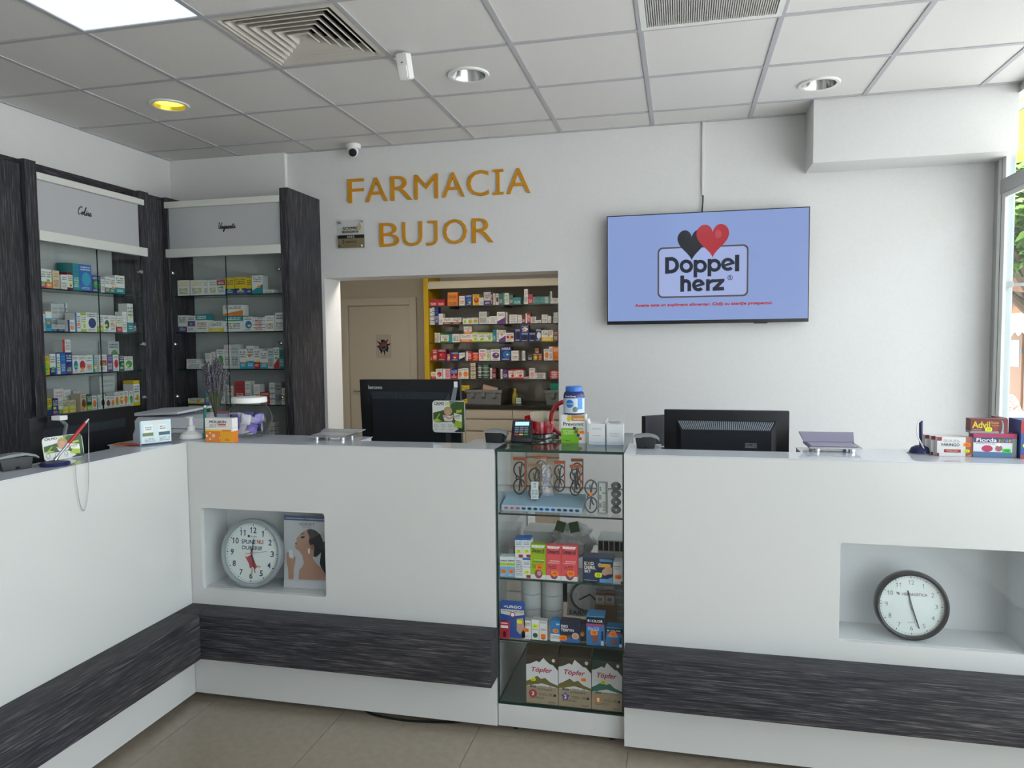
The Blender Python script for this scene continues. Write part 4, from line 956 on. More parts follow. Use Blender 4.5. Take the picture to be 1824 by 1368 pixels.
topfer('brown Töpfer milk carton number 3 with red badge', 458, 845, 195, '#3a3222', '#6f6430', '3', '#a8323c', 18, ['Lapte de', 'continuare'], 'y', .22, .50)
topfer('brown Töpfer milk carton number 2 with violet star', 852, 1250, 225, '#3a3326', '#6f6430', '2', '#5a4a8c', 5, ['Lapte de', 'continuare'], 'o', .77, .58)
topfer('green topped Töpfer milk carton number 1 with amber badge', 1258, 1628, 262, '#1e3a34', '#2a6a5c', '1', '#c47a2c', 9, ['Lapte de început'], 'y', .37, .57)

# top shelf: tray of reading glasses
Z1 = SH[3]
pa = onY(*k1(162, 920), 2.79); pb = onY(*k1(1170, 1000), 2.79)
t = thing('display_tray', 'light blue slanted tray with a row of printed ovals', 'display tray', (0, 0, 0)); t.location = ((pa.x+pb.x)/2, 2.83, Z1+.0006)
w = pb.x-pa.x
mb = MB(); mb.v = [(-w/2, -.04, 0), (w/2, -.04, 0), (w/2, .09, 0), (-w/2, .09, 0), (-w/2, -.04, .022), (w/2, -.04, .022), (w/2, .09, .05), (-w/2, .09, .05)]
for f in ((0,1,5,4),(1,2,6,5),(2,3,7,6),(3,0,4,7),(4,5,6,7),(3,2,1,0)): mb.face(f)
mb.build('tray', mat('tray_blue', '#a9c8dc', .4), t)
for i in range(13):
    u = -.44+.88*i/12
    flat(t, disc(u*w, .011, .0088, 16, .0055), -.0406, mat(['oval_red', 'oval_dark', 'oval_blue', 'oval_violet'][0 if i < 3 else 1 if i < 6 else 2 if i < 9 else 3], ['#d8604c', '#2c3c40', '#2c4a92', '#3c2c44'][0 if i < 3 else 1 if i < 6 else 2 if i < 9 else 3], .5), 'oval')
def spectacles(label, x, y, z, hgt, col, tilt, tagcol='#b8592a', rz=0.0, strip=False):
    """reading glasses standing upright in a clear sleeve with a hanger"""
    t = thing('reading_glasses', label, 'glasses', (x, y, z), (math.radians(tilt), 0, rz), 'reading glasses in sleeves')
    s = hgt/.155; M = mat('frame_'+col.strip('#'), col, .3)
    for k, cz in enumerate((.037*s, .113*s)):
        P = [(.027*s*math.cos(a)*(1-.12*math.sin(a)**2), 0, cz+.034*s*math.sin(a)) for a in [2*math.pi*i/24 for i in range(24)]]
        MB().tube(P, .0036*s, 6, closed=True).build('rim', M, t, smooth=True)
        MB().lathe([(0, 0), (.02*s, 0)], n=20).xf(Matrix.Translation((0, 0, cz)) @ Matrix.Diagonal((1, 1, 1.3, 1)) @ Matrix.Rotation(math.pi/2, 4, 'X')).build('lens', M_gl, t)
        MB().tube([(.012*s, .001, cz+(.03*s if k else -.0)), (.004*s, .012, cz+.012*s), (-.006*s, .014, .07*s+(-.055*s if k else .055*s))], .0036*s, 6).build('temple', M, t, smooth=True)
    MB().tube([(-.012*s, 0, .067*s), (-.016*s, -.002, .075*s), (-.012*s, 0, .083*s)], .0036*s, 6).build('bridge', M, t, smooth=True)
    MB().box(-.028*s, .028*s, -.006, -.0054, 0, hgt).build('sleeve', M_gl, t)
    if tagcol:
        mt = mat('hanger_'+tagcol.strip('#'), tagcol, .5)
        for a in ((-.03, .03, hgt, hgt+.011), (.025, .03, .03, hgt)): MB().box(a[0]*s, a[1]*s, -.0052, .006, a[2], a[3]).build('hanger', mt, t)
    if strip: link('label_card', carton_mesh(.034*s, .0015, .07, printmat('label_card', '#cfd8dc', [('text', .1, .05, .9, .55, '#4a5258', 6), ('text', .3, .65, .7, .92, '#20242a', 4)])), t, (0, -.0075, .005))
for i, (cx, yb, yt, col, tg, tl, rz, dy, st) in enumerate(((385, 850, 400, '#2a2d33', '#b8592a', -4, -.1, .0, False), (580, 930, 480, '#15171b', '#8a6a4a', -8, .15, -.028, True), (665, 800, 380, '#22242a', '#b8592a', -2, .3, .05, False), (740, 860, 450, '#274a86', None, -3, .5, .02, False),
                                             (890, 815, 440, '#23262e', '#b8592a', -4, .1, .0, False), (1085, 865, 490, '#1d2026', '#b8592a', -3, .1, -.02, False), (1110, 830, 412, '#7a4a2c', '#a8502a', -2, .05, .03, False))):
    y = 2.86+dy; p = onY(*k1(cx, yb), y); q = onY(*k1(cx, yt), y)
    zb = max(p.z, Z1+.034+max(0, (y-2.82))*.21)
    spectacles(['reading glasses with black frame and orange hanger, leftmost in the tray', 'black reading glasses behind a white barcode label card', 'reading glasses with tall orange hanger at the back of the tray', 'blue reading glasses between black ones in the tray',
                'reading glasses with navy frame in the middle of the tray', 'black reading glasses at the right front of the tray', 'brown reading glasses at the back right of the tray'][i], p.x, y, zb, max(q.z-zb-.008, .1), col, tl, tg, rz, st)
p = onY(*k1(1270, 1090), 2.80)
spectacles('silver reading glasses in a clear bag right of the tray', p.x+.004, 2.80, Z1+.002, .135, '#5a5e62', -6, None, .1)
sticker(COL.objects[-1].parent, .0, .075, -.0068, 'o', .012, .014)
p = onY(*k1(1425, 1090), 2.80)
o = MB().prism(rrect(-.021, .021, 0, .125, .006), 0, .012).build('blister_pack', mat('blister_grey', '#a7adac', .2), loc=(p.x, 2.80, Z1+.001), bevel=.002); tag(o, 'grey case with white barcode strip right of the silver glasses', 'package')
link('label_strip', carton_mesh(.03, .0008, .114, printmat('barcode_strip', '#d7dcd6', [('text', .5, .05, .95, .32, '#2a2e32', 8), ('text', .1, .1, .4, .95, '#5a6064', 3), ('rect', .45, .34, .95, .36, '#20242a'), ('rect', .45, .66, .95, .68, '#20242a'), ('rect', -.1, -.1, .06, 1.1, '#20242a'), ('rect', .95, -.1, 1.1, 1.1, '#20242a')])), o, (0, -.0005, .006))
for i in range(4):
    p = onY(*k1(1590, 1080), 2.80)
    o = MB().ball((0, 0, 0), 1, 10, sc=(.02, .016, .016)).build('blister_pack', mat('dark_blister', '#8d9394', .55), loc=(p.x, 2.815, Z1+.0165+i*.031), smooth=True); tag(o, f'dark glossy clip, {ORD[i]} from below in the rightmost stack', 'package', 'stack of dark clips')
    flat(o, disc(.002, .002, .0035, 10), -.0162, M_wink, 'badge')

# ================================================================ wall sign, plaque, television
M_gold = mat('sign_yellow', '#c98a08', .45)
s8 = crop(560, 270, 3.965)
sg = thing('wall_sign', 'yellow raised letters FARMACIA BUJOR on the white wall', 'sign', (-1.67, YB, 2.24))
for z0, z1, row in ((2.566, 2.735, (('F', 235, 348, 290), ('A', 360, 515, 285), ('R', 538, 690, 275), ('M', 705, 872, 262), ('A', 900, 1060, 250), ('C', 1078, 1232, 235), ('I', 1258, 1335, 225), ('A', 1358, 1525, 220))),
                    (2.245, 2.412, (('B', 460, 598, 590), ('U', 620, 760, 578), ('J', 788, 868, 570), ('O', 908, 1076, 560), ('R', 1113, 1265, 556)))):
    for ch, a, b, c in row:
        x0 = onY(*s8(a, c), YB-.01).x; x1 = onY(*s8(b, c), YB-.01).x
        if ch in 'CO': za, zb = z0-.003, z1+.003
        elif ch in 'UJ': za, zb = z0-.003, z1
        else: za, zb = z0, z1
        if ch in 'IJ':
            b_ = MB(); st = .021
            if ch == 'I':
                xm = (x0+x1)/2; P = [(x0, za), (x1, za), (x1, za+.016), (xm+st/2, za+.016), (xm+st/2, zb-.016), (x1, zb-.016), (x1, zb), (x0, zb), (x0, zb-.016), (xm-st/2, zb-.016), (xm-st/2, za+.016), (x0, za+.016)]
            else:
                r = .05; cx = x1-r; P = [(x0+.012, zb), (x1, zb), (x1, za+r)]
                P += [(cx+r*math.cos(math.radians(q)), za+r+r*math.sin(math.radians(q))) for q in range(-15, -91, -15)]+[(x0, za), (x0, za+.018)]
                ri = r-st; P += [(cx+ri*math.cos(math.radians(q)), za+r+(r-.018)*math.sin(math.radians(q))) for q in range(-90, 1, 15)]+[(x1-st, zb-.016), (x0+.012, zb-.016)]
            b_.prism(P, YB-.012, YB-.001).build('letter', M_gold, sg, world=True)
        else: text(sg, ch, x0, x1, za, zb, YB-.012, M_gold, -.005, name='letter', thick=.011, world=True)
# plaque
pq = thing('plaque', 'clear acrylic plaque with black and gold strips left of BUJOR', 'plaque', (-2.31, YB-.02, 2.245))
MB().box(-.106, .106, -.002, .003, .0, .20).build('acrylic_sheet', M_gl, pq)
MB().box(-.1, .106, -.004, -.002, .0, .075).build('gold_plate', mat('gold_plate', '#8f8160', .35, .5), pq); MB().box(-.1, .106, -.005, -.0041, .068, .092).build('black_strip', M_ink, pq)
text(pq, 'SOIMII', -.06, .05, .128, .150, -.0032, M_ink, .02); MB().box(-.065, .06, -.0034, -.0025, .107, .122).build('brown_strip', mat('brown_strip', '#5c4e38', .5), pq)
text(pq, 'FARMACIEI', -.05, .05, .110, .119, -.0038, mat('gold_ink', '#b9a878', .4)); text(pq, '2022', -.028, .03, .073, .087, -.0055, M_wink); text(pq, '2', -.065, -.05, .035, .058, -.0045, M_ink, .02)
text(pq, 'CARACAL', -.045, .05, .035, .052, -.0045, M_ink, .02); text(pq, 'Farmacia Bujor', -.05, .04, .012, .022, -.0045, M_ink)
MB().prism([(.055, .118), (.075, .125), (.085, .15), (.07, .178), (.064, .165), (.056, .15), (.062, .14), (.052, .132)], -.0036, -.0025).build('wheat_emblem', mat('gold_ink', '#b9a878', .4), pq)
for x, z in ((-.085, .183), (.085, .187), (-.085, .015), (.09, .012)): MB().cyl((x, -.012, z), (x, .018, z), .008, n=14).build('stand_off', M_chrome, pq)
# television
tv = thing('television', 'wall-mounted flat television showing two hearts and the Doppelherz logo', 'television', (.15, 4.83, 1.665))
TX0, TX1, TZ0, TZ1 = -.472-.15, .772-.15, 0, .706
MB().box(TX0, TX1, -.012, .025, TZ0, TZ1).build('housing', M_black, tv, bevel=.003)
MB().box(TX0+.2, TX1-.2, .025, .068, .15, .55).build('wall_mount', M_black, tv)
def screen(name, col, e=1.0):
    if name in MATS: return MATS[name]
    m = mat(name, '#050507', .12, spec=.5); b = m.node_tree.nodes['Principled BSDF']; b.inputs['Emission Color'].default_value = lin(col); b.inputs['Emission Strength'].default_value = e; return m
SCR_E = .62
SX0, SX1, SZ0, SZ1 = TX0+.006, TX1-.006, .022, TZ1-.006
MB().box(SX0, SX1, -.0135, -.0119, SZ0, SZ1).build('screen', screen('screen_blue', '#8fa7dd', SCR_E), tv)
def tm_(cx, cy):
    s = (cx-105)/(1690-105); top = 222-s*98; bot = 1045-s*25
    return SX0+s*(SX1-SX0), SZ1-(cy-top)/(bot-top)*(SZ1-SZ0)
def tvp(pts, m, dy, name): return flat(tv, [tm_(*p) for p in pts], -.0135-dy, m, name)
def tvbox(a, b, y0, y1):
    p = tm_(a, y1); q = tm_(b, y0); return p[0], q[0], p[1], q[1]
x0, x1, z0, z1 = tvbox(516, 1236, 445, 862)
z0 = tm_(870, 850)[1]; z1 = tm_(870, 440)[1]
R = rrect(x0, x1, z0, z1, .032, 6); Ri = rrect(x0+.010, x1-.010, z0+.010, z1-.010, .026, 6)
b = MB(); n = len(R); b.v = [(p[0], -.0142, p[1]) for p in R+Ri]
for i in range(n): j = (i+1) % n; b.face((i, j, n+j, n+i))
b.build('logo_frame', screen('screen_brown', '#544c4c', SCR_E), tv)
flat(tv, Ri, -.0138, screen('screen_pale', '#a9b9ea', SCR_E), 'logo_panel')
def heart(cx, cz, w, h):
    P = []
    for k in range(48):
        t_ = 2*math.pi*k/48; P.append((cx+w/2*math.sin(t_)**3, cz+h*((13*math.cos(t_)-5*math.cos(2*t_)-2*math.cos(3*t_)-math.cos(4*t_))/29)))
    return P
c1 = tm_(791, 430); c2 = tm_(956, 393)
flat(tv, heart(c1[0], c1[1]+.012, .178, .195), -.0148, screen('screen_black', '#1a1d26', SCR_E), 'black_heart')
flat(tv, heart(c2[0], c2[1]+.012, .200, .212), -.0154, screen('screen_red', '#b52f3a', SCR_E), 'red_heart')
flat(tv, disc(c2[0]+.035, c2[1]+.036, .02, 16, .026), -.0158, screen('screen_red_light', '#c0505a', SCR_E), 'heart_gleam')
sk_ = screen('screen_ink', '#1d2230', SCR_E)
def tvt(s, a, b, y0, y1, m=sk_, bold=.05):
    xa = tm_(a, y1)[0]; xb = tm_(b, y0)[0]; xm = (a+b)/2; za = tm_(xm, y1)[1]; zb = tm_(xm, y0)[1]
    return text(tv, s, xa, xb, za, zb, -.0144, m, bold)
# heavy round lettering drawn from strokes
def tvm(polys, name):
    b = MB()
    for k, P in enumerate(polys): b.poly([(tm_(*p)[0], -.0144-k*.00001, tm_(*p)[1]) for p in P])
    return b.build(name, sk_, tv)
def arc_(cx, cy, ro, ri, a0=0, a1=360, sx=1.0):
    n = max(4, int((a1-a0)/12)); o = []
    for k in range(n):
        q = [math.radians(a0+(a1-a0)*(k+e)/n) for e in (0, 1)]
        o.append([(cx+sx*ro*math.cos(q[0]), cy-ro*math.sin(q[0])), (cx+sx*ro*math.cos(q[1]), cy-ro*math.sin(q[1])), (cx+sx*ri*math.cos(q[1]), cy-ri*math.sin(q[1])), (cx+sx*ri*math.cos(q[0]), cy-ri*math.sin(q[0]))])
    return o
def bar_(x0, x1, y0, y1, sl=-.055): return [[(x0, y0), (x1, y0+sl*(x1-x0)), (x1, y1+sl*(x1-x0)), (x0, y1)]]
tvm(bar_(577, 609, 533, 665)+bar_(600, 628, 532, 562)+bar_(600, 628, 633, 662)+arc_(624, 595, 66, 36, -90, 90), 'letter')
tvm(arc_(748, 603, 54, 26), 'letter')
for px, py in ((806, 600), (917, 592)): tvm(bar_(px, px+29, py-48, py+92)+arc_(px+54, py+2, 52, 25), 'letter')
tvm(arc_(1076, 586, 53, 26, 10, 318)+[[(1040, 588), (1128, 560), (1128, 582), (1044, 606)]], 'letter')
tvm(bar_(1131, 1165, 509, 642), 'letter')
tvm(bar_(700, 731, 678, 808)+arc_(744, 748, 43, 14, 0, 180)+bar_(757, 787, 746, 804), 'letter')
tvm(arc_(845, 754, 50, 23, 10, 318)+[[(810, 756), (894, 730), (894, 752), (814, 774)]], 'letter')
tvm(bar_(905, 935, 706, 800)+[[(930, 722), (944, 708), (964, 703), (964, 731), (948, 735), (930, 750)]], 'letter')
tvm([[(962, 706), (1050, 701), (1050, 726), (962, 731)], [(958, 770), (1045, 765), (1050, 794), (958, 799)], [(1012, 722), (1050, 722), (998, 776), (958, 776)]], 'letter')
tvt('R', 1084, 1106, 678, 706, sk_, .01)
b = MB(); c = tm_(1094, 692); b.tube([(c[0]+.015*math.cos(q*.3142), -.0146, c[1]+.015*math.sin(q*.3142)) for q in range(20)], .0018, 4, closed=True); b.build('registered_mark', sk_, tv)
tvt('Acesta este un supliment alimentar. Citiți cu atenție prospectul.', 330, 1425, 893, 925, screen('screen_red', '#b52f3a', SCR_E), .045)
MB().box(.30, .38, -.013, .01, -.006, .0).build('sensor_bar', M_black, tv)
# cable and duct above the television
tag(bx('cable_duct', mat('duct_white', '#dededc', .5), .129, .146, YB-.014, YB-.0005, 2.487, CE-.003, bevel=.002), 'slim white cable duct running from ceiling down to the television', 'cable duct')
b = MB(); b.tube([(.137, YB-.008, 2.488), (.137, YB-.012, 2.45), (.133, YB-.02, 2.41), (.130, YB-.03, 2.36), (.128, 4.866, 2.30)], .004, 8)
tag(b.build('television_cable', M_black, world=True), 'short black cable between duct and television', 'cable')

# ================================================================ clocks and poster in the counter niches
def clock(name, label, x, y, zc, R, rim, face, numcol, bold, hands, tilt):
    t = thing(name, label, 'clock', (x, y, zc), (math.radians(tilt), 0, 0))
    m = Matrix.Rotation(math.pi/2, 4, 'X')
    r0 = R*.87
    MB().lathe([(R*.4, -.02), (R*.97, -.02), (R, -.012), (R, .006), (R*.985, .012), (R*.93, .016), (r0, .012), (r0, .0)], n=56).xf(m).build('rim', rim, t, smooth=True)
    MB().lathe([(0, 0), (r0+.001, 0)], n=48).xf(m).build('dial', face, t)
    MB().lathe([(0, .011), (r0+.001, .011)], n=48).xf(m).build('crystal', M_gl, t)
    for k in range(12):
        a = math.radians(90-30*(k+1)); s = str(k+1); hh = R*.155*(1.1 if bold else .82)
        cx, cz = R*.66*math.cos(a), R*.66*math.sin(a)
        ww = hh*.62; adv = ww*1.12; xs = [cx+adv*(q-(len(s)-1)/2) for q in range(len(s))]; nb = MB()
        for q, chn in enumerate(s):
            xa, xb = xs[q]-ww/2, xs[q]+ww/2
            if chn == '1':
                st = hh*(.17 if bold else .10); xr = xs[q]+ww*.18
                nb.poly([(xr-st, -.0006, cz-hh/2), (xr, -.0006, cz-hh/2), (xr, -.0006, cz+hh/2), (xr-st*.75, -.0006, cz+hh/2), (xr-st-ww*.32, -.0006, cz+hh*.30), (xr-st-ww*.32, -.0006, cz+hh*.16), (xr-st, -.0006, cz+hh*.28)])
            else:
                V, F = text_raw(chn, .02 if bold else -.008, 0, 1.0); n0 = len(nb.v)
                nb.v += [(xa+p[0]*(xb-xa), -.0006, cz-hh/2+p[1]*hh) for p in V]
                for f in F: nb.face([n0+i for i in f])
        nb.build('numeral', numcol, t)
    b = MB()
    for k in range(60):
        a = 2*math.pi*k/60; l = R*.03 if k % 5 else R*.045; w = R*.006 if k % 5 else R*.014; r1 = R*.835
        c, s = math.cos(a), math.sin(a)
        b.poly([(c*r1-s*w, -.0007, s*r1+c*w), (c*(r1-l)-s*w, -.0007, s*(r1-l)+c*w), (c*(r1-l)+s*w, -.0007, s*(r1-l)-c*w), (c*r1+s*w, -.0007, s*r1-c*w)])
    b.build('minute_marks', numcol, t)
    for nm, ang, ln, w, mt, dy in hands:
        a = math.radians(90-ang); c, s = math.cos(a), math.sin(a); tl = -.12*R if nm != 'second_hand' else -.2*R
        P = [(c*tl-s*w, s*tl+c*w), (c*ln-s*w*.7, s*ln+c*w*.7), (c*ln+s*w*.7, s*ln-c*w*.7), (c*tl+s*w, s*tl-c*w)]
        MB().prism(P, -.003-dy, -.002-dy).build(nm, mt, t)
    MB().cyl((0, -.002, 0), (0, -.008, 0), R*.03, n=14).build('hub', hands[-1][4], t)
    return t
M_dial = mat('dial_white', '#dfe6e2', .5)
t = clock('wall_clock', 'grey-rimmed clock reading SPUNE NU DURERII in the left counter niche', -1.825, 2.795, .502+.149, .149, mat('clock_silver', '#9aa2a6', .35, .2), M_dial, M_navyink, True,
          [('hour_hand', 6, .062, .0025, M_ink, 0), ('minute_hand', 166, .088, .002, M_ink, .001), ('second_hand', 82, .075, .0008, M_redink, .002)], -8)
text(t, 'SPUNE', -.055, .015, .038, .056, -.0006, M_navyink, .02); text(t, 'NU', .021, .052, .040, .058, -.0006, M_redink, .02); text(t, 'DURERII!', -.05, .046, .013, .03, -.0006, M_navyink, .02)
text(t, 'stada', -.012, .018, .068, .076, -.0006, M_ink); flat(t, disc(-.02, .072, .006, 8), -.0006, M_ink, 'mark')
flat(t, [(-.035, -.012), (-.025, -.02), (-.012, -.012), (.0, -.006), (.012, -.03), (.028, -.06), (.02, -.068), (.006, -.06), (-.006, -.068), (-.014, -.045), (-.03, -.022)], -.0008, mat('print_red_suit', '#a8303c', .6), 'figure_print')
flat(t, [(.0, -.066), (.008, -.066), (.006, -.1), (.0, -.1)], -.0008, skin, 'figure_leg'); flat(t, [(.022, -.05), (.045, -.055), (.044, -.06), (.02, -.06)], -.0008, skin, 'figure_leg')
t = clock('wall_clock', 'black-rimmed clock reading HERBAGETICA in the right counter niche', .793, 2.757, .502+.1205, .1205, mat('clock_black', '#15161a', .3), M_dial, M_greyink, False,
          [('hour_hand', -12, .052, .0028, M_ink, 0), ('minute_hand', 163, .082, .0022, M_ink, .001), ('second_hand', 170, .075, .0004, M_greyink, .002)], -6)
text(t, 'HERBAGETICA', -.03, .052, .033, .043, -.0006, mat('herb_red', '#7a3a3e', .6), .01); text(t, 'QUARTZ', -.012, .012, -.062, -.057, -.0006, M_greyink); flat(t, [(-.05, .045), (-.038, .043), (-.036, .033), (-.044, .036)], -.0006, M_greyink, 'mark')
# poster board with a woman's profile
f3 = crop(340, 890, 7.015)
pt = thing('poster', 'VERSET perfume board with a woman in profile beside the grey clock', 'poster', (-1.575, 2.81, .503), (math.radians(-3), 0, 0))
PW, PH = .218, .315
MB().box(-PW/2, PW/2, 0, .012, 0, PH).build('board', mat('poster_grey', '#b3b7ba', .4), pt)
def pp(x, y):   # photo close-up -> poster face
    s = (x-1105)/(1700-1105); top = 262+s*18; bot = 1155+s*60
    return (-PW/2+s*PW, PH*(1-(y-top)/(bot-top)))
def pf(pts, m, dy, name): flat(pt, [pp(*p) for p in pts], -dy, m, name)
flat(pt, [(-PW/2, PH*.935), (PW/2, PH*.935), (PW/2, PH), (-PW/2, PH)], -.0004, mat('poster_blue', '#243e74', .4), 'header_strip')
text(pt, 'FRAGRANCES INSPIRED BY THE MOST EXCLUSIVE BRANDS', -PW*.46, PW*.48, PH*.955, PH*.97, -.0008, M_wink)
text(pt, 'VERSET', -PW*.17, PW*.18, PH*.865, PH*.905, -.0005, M_ink, -.01); text(pt, 'PARFUMS', -PW*.08, PW*.09, PH*.835, PH*.848, -.0005, M_greyink)
hair = mat('print_hair', '#16161a', .5); sk1 = mat('print_skin', '#a9826e', .5); sk2 = mat('print_skin_dark', '#8a6552', .5)
pf([(1605, 600), (1640, 585), (1690, 600), (1695, 1090), (1655, 1085), (1600, 940), (1570, 870)], hair, .0005, 'ponytail_print')
pf([(1300, 700), (1345, 765), (1365, 850), (1350, 900), (1305, 950), (1298, 1065), (1655, 1085), (1640, 1000), (1600, 930), (1540, 880), (1480, 800), (1500, 700), (1420, 640)], sk1, .0007, 'neck_print')
pf([(1430, 440), (1360, 460), (1320, 500), (1285, 535), (1262, 560), (1278, 575), (1262, 600), (1252, 615), (1258, 632), (1246, 655), (1270, 690), (1310, 705), (1400, 735), (1470, 745), (1510, 700), (1520, 600), (1480, 500)], sk1, .0010, 'face_print')
pf([(1405, 445), (1450, 428), (1520, 450), (1580, 500), (1610, 570), (1615, 660), (1580, 740), (1530, 785), (1490, 780), (1500, 700), (1505, 650), (1480, 620), (1450, 640), (1430, 590), (1440, 530)], hair, .0013, 'hair_print')
pf([(1455, 640), (1480, 620), (1505, 650), (1498, 690), (1465, 690)], sk2, .0016, 'ear_print'); pf([(1420, 680), (1445, 680), (1445, 740), (1425, 740)], M_wink, .0016, 'earring_print')
pf([(1325, 535), (1350, 520), (1385, 525), (1370, 545), (1335, 552)], hair, .0016, 'eye_print'); pf([(1318, 500), (1350, 485), (1390, 495), (1350, 498)], hair, .0016, 'brow_print'); pf([(1254, 606), (1285, 614), (1280, 626), (1252, 622)], mat('print_lip', '#86463e', .5), .0016, 'lip_print')
pf([(1140, 730), (1165, 720), (1180, 790), (1225, 810), (1245, 760), (1262, 800), (1250, 870), (1235, 930), (1232, 1060), (1165, 1058), (1160, 930), (1142, 850)], sk1, .0007, 'hand_print')
pf([(1170, 690), (1220, 690), (1225, 790), (1175, 785)], mat('print_flask', '#ced2d4', .4), .0012, 'flask_print')
flat(pt, [(-PW/2, 0), (PW/2, 0), (PW/2, PH*.115), (-PW/2, PH*.095)], -.0018, mat('poster_foot', '#c0c0c4', .5), 'foot_strip')

# ================================================================ screens behind the counters
M_mon = mat('monitor_black', '#0b0d12', .35, spec=.4); M_mon2 = mat('monitor_back', '#10151d', .5, spec=.35)
def monitor(label, loc, rz, w, h, zc, tilt, brand=None, slats='v', stand_h=None, plate=False):
    """seen from behind: back shell facing -y"""
    t = thing('computer_monitor', label, 'monitor', loc, (0, 0, rz), 'monitors behind the counters')
    Rt = Matrix.Translation((0, 0, zc)) @ Matrix.Rotation(math.radians(tilt), 4, 'X')
    def bd(mb, n, m, **k): return mb.xf(Rt).build(n, m, t, **k)
    bd(MB().box(-w/2, w/2, 0, .03, -h/2, h/2), 'bezel', M_mon, bevel=.004)
    bd(MB().box(-w/2+.012, w/2-.012, .0301, .0315, -h/2+.02, h/2-.012), 'screen', mat('screen_off', '#05060a', .1))
    mb = MB(); a, c = w*.40, w*.36; zt, zb = h*.30, -h*.42
    mb.v = [(-a, 0, zb), (a, 0, zb), (a, 0, zt+.02), (-a, 0, zt+.02), (-c, -.022, zb+.02), (c, -.022, zb+.02), (c, -.022, zt-.02), (-c, -.022, zt-.02)]
    for f in ((4,5,6,7),(0,1,5,4),(1,2,6,5),(2,3,7,6),(3,0,4,7)): mb.face(f)
    sh = bd(mb, 'back_shell', M_mon2)
    mb = MB(); n = 46 if slats == 'v' else 60
    for k in range(n):
        u = -1+2*(k+.5)/n; x1 = u*a*.97; x0 = u*c*.97
        wd = .0022 if slats == 'v' else .0014
        mb.poly([(x1-wd, -.0022, zt+.016), (x1+wd, -.0022, zt+.016), (x0+wd, -.0215, zt-.017), (x0-wd, -.0215, zt-.017)])
    s = mb.xf(Rt).build('vent_slots', mat('vent_grey_'+slats, '#7d8790' if slats == 'v' else '#2c3640', .5), sh); stuff(s)
    MB().box(-.035, .035, -.01, .02, .012, zc-h*.15).build('stand_column', M_mon, t, bevel=.003)
    MB().prism(rrect(-.11, .11, 0, .014, .004), -.09, .09).build('stand_foot', M_mon, t, bevel=.002)
    MB().xf(Rt)
    if brand: text(t, brand, -w*.41, -w*.27, h*.375, h*.425, -.0008, mat('silver_ink', '#b9bdc2', .4), .02).matrix_local = Rt
    if plate: o = link('rating_label', carton_mesh(w*.1, .0006, h*.08, printmat('rating_label', '#1a1e25', [('text', .05, .1, .95, .95, '#8d9298', 4)])), sh); o.matrix_local = Rt @ Matrix.Translation((w*.2, -.0224, h*.0))
    return t
DESK = .7455
def mon_at(label, u0, u1, v0, y, w_ratio, **k):
    p = onY(u0, v0, y); q = onY(u1, v0, y); w = q.x-p.x; h = w*w_ratio; zt = (p.z+q.z)/2
    return monitor(label, ((p.x+q.x)/2, y, DESK), k.pop('rz', 0), w, h, zt-DESK-h/2, k.pop('tilt', 0), **k)
mc = mon_at('black monitor with lenovo lettering on its back at the middle counter', 642, 820, 676, 3.42, .72, brand='lenovo', slats='h', tilt=4, rz=math.radians(0))
mr = mon_at('black monitor with a row of vent slots on the right counter', 1183, 1406, 731, 3.14, .62, slats='v', tilt=0, plate=True, rz=math.radians(-1.5))
t = thing('computer_monitor', 'second black screen angled behind the vented monitor on the right', 'monitor', (-.045, 3.27, DESK), (0, 0, math.radians(38)), 'monitors behind the counters')
MB().box(-.13, .2, 0, .03, .22, .487).build('bezel', mat('monitor_dark_grey', '#1d1f26', .45), t, bevel=.004); MB().box(-.02, .09, .031, .06, .03, .4).build('stand_column', M_mon, t, bevel=.003); MB().box(-.08, .15, -.04, .12, .0, .014).build('stand_foot', M_mon, t, bevel=.002)
p = onX(52, 746, -2.52); q = onX(239, 722, -2.52); w = q.y-p.y; h = w*.62; zt = (p.z+q.z)/2
ml = monitor('black monitor with a white clip on its back at the left counter', (-2.52, (p.y+q.y)/2, DESK), math.radians(90), w, h, zt-DESK-h/2, 0, slats='h')
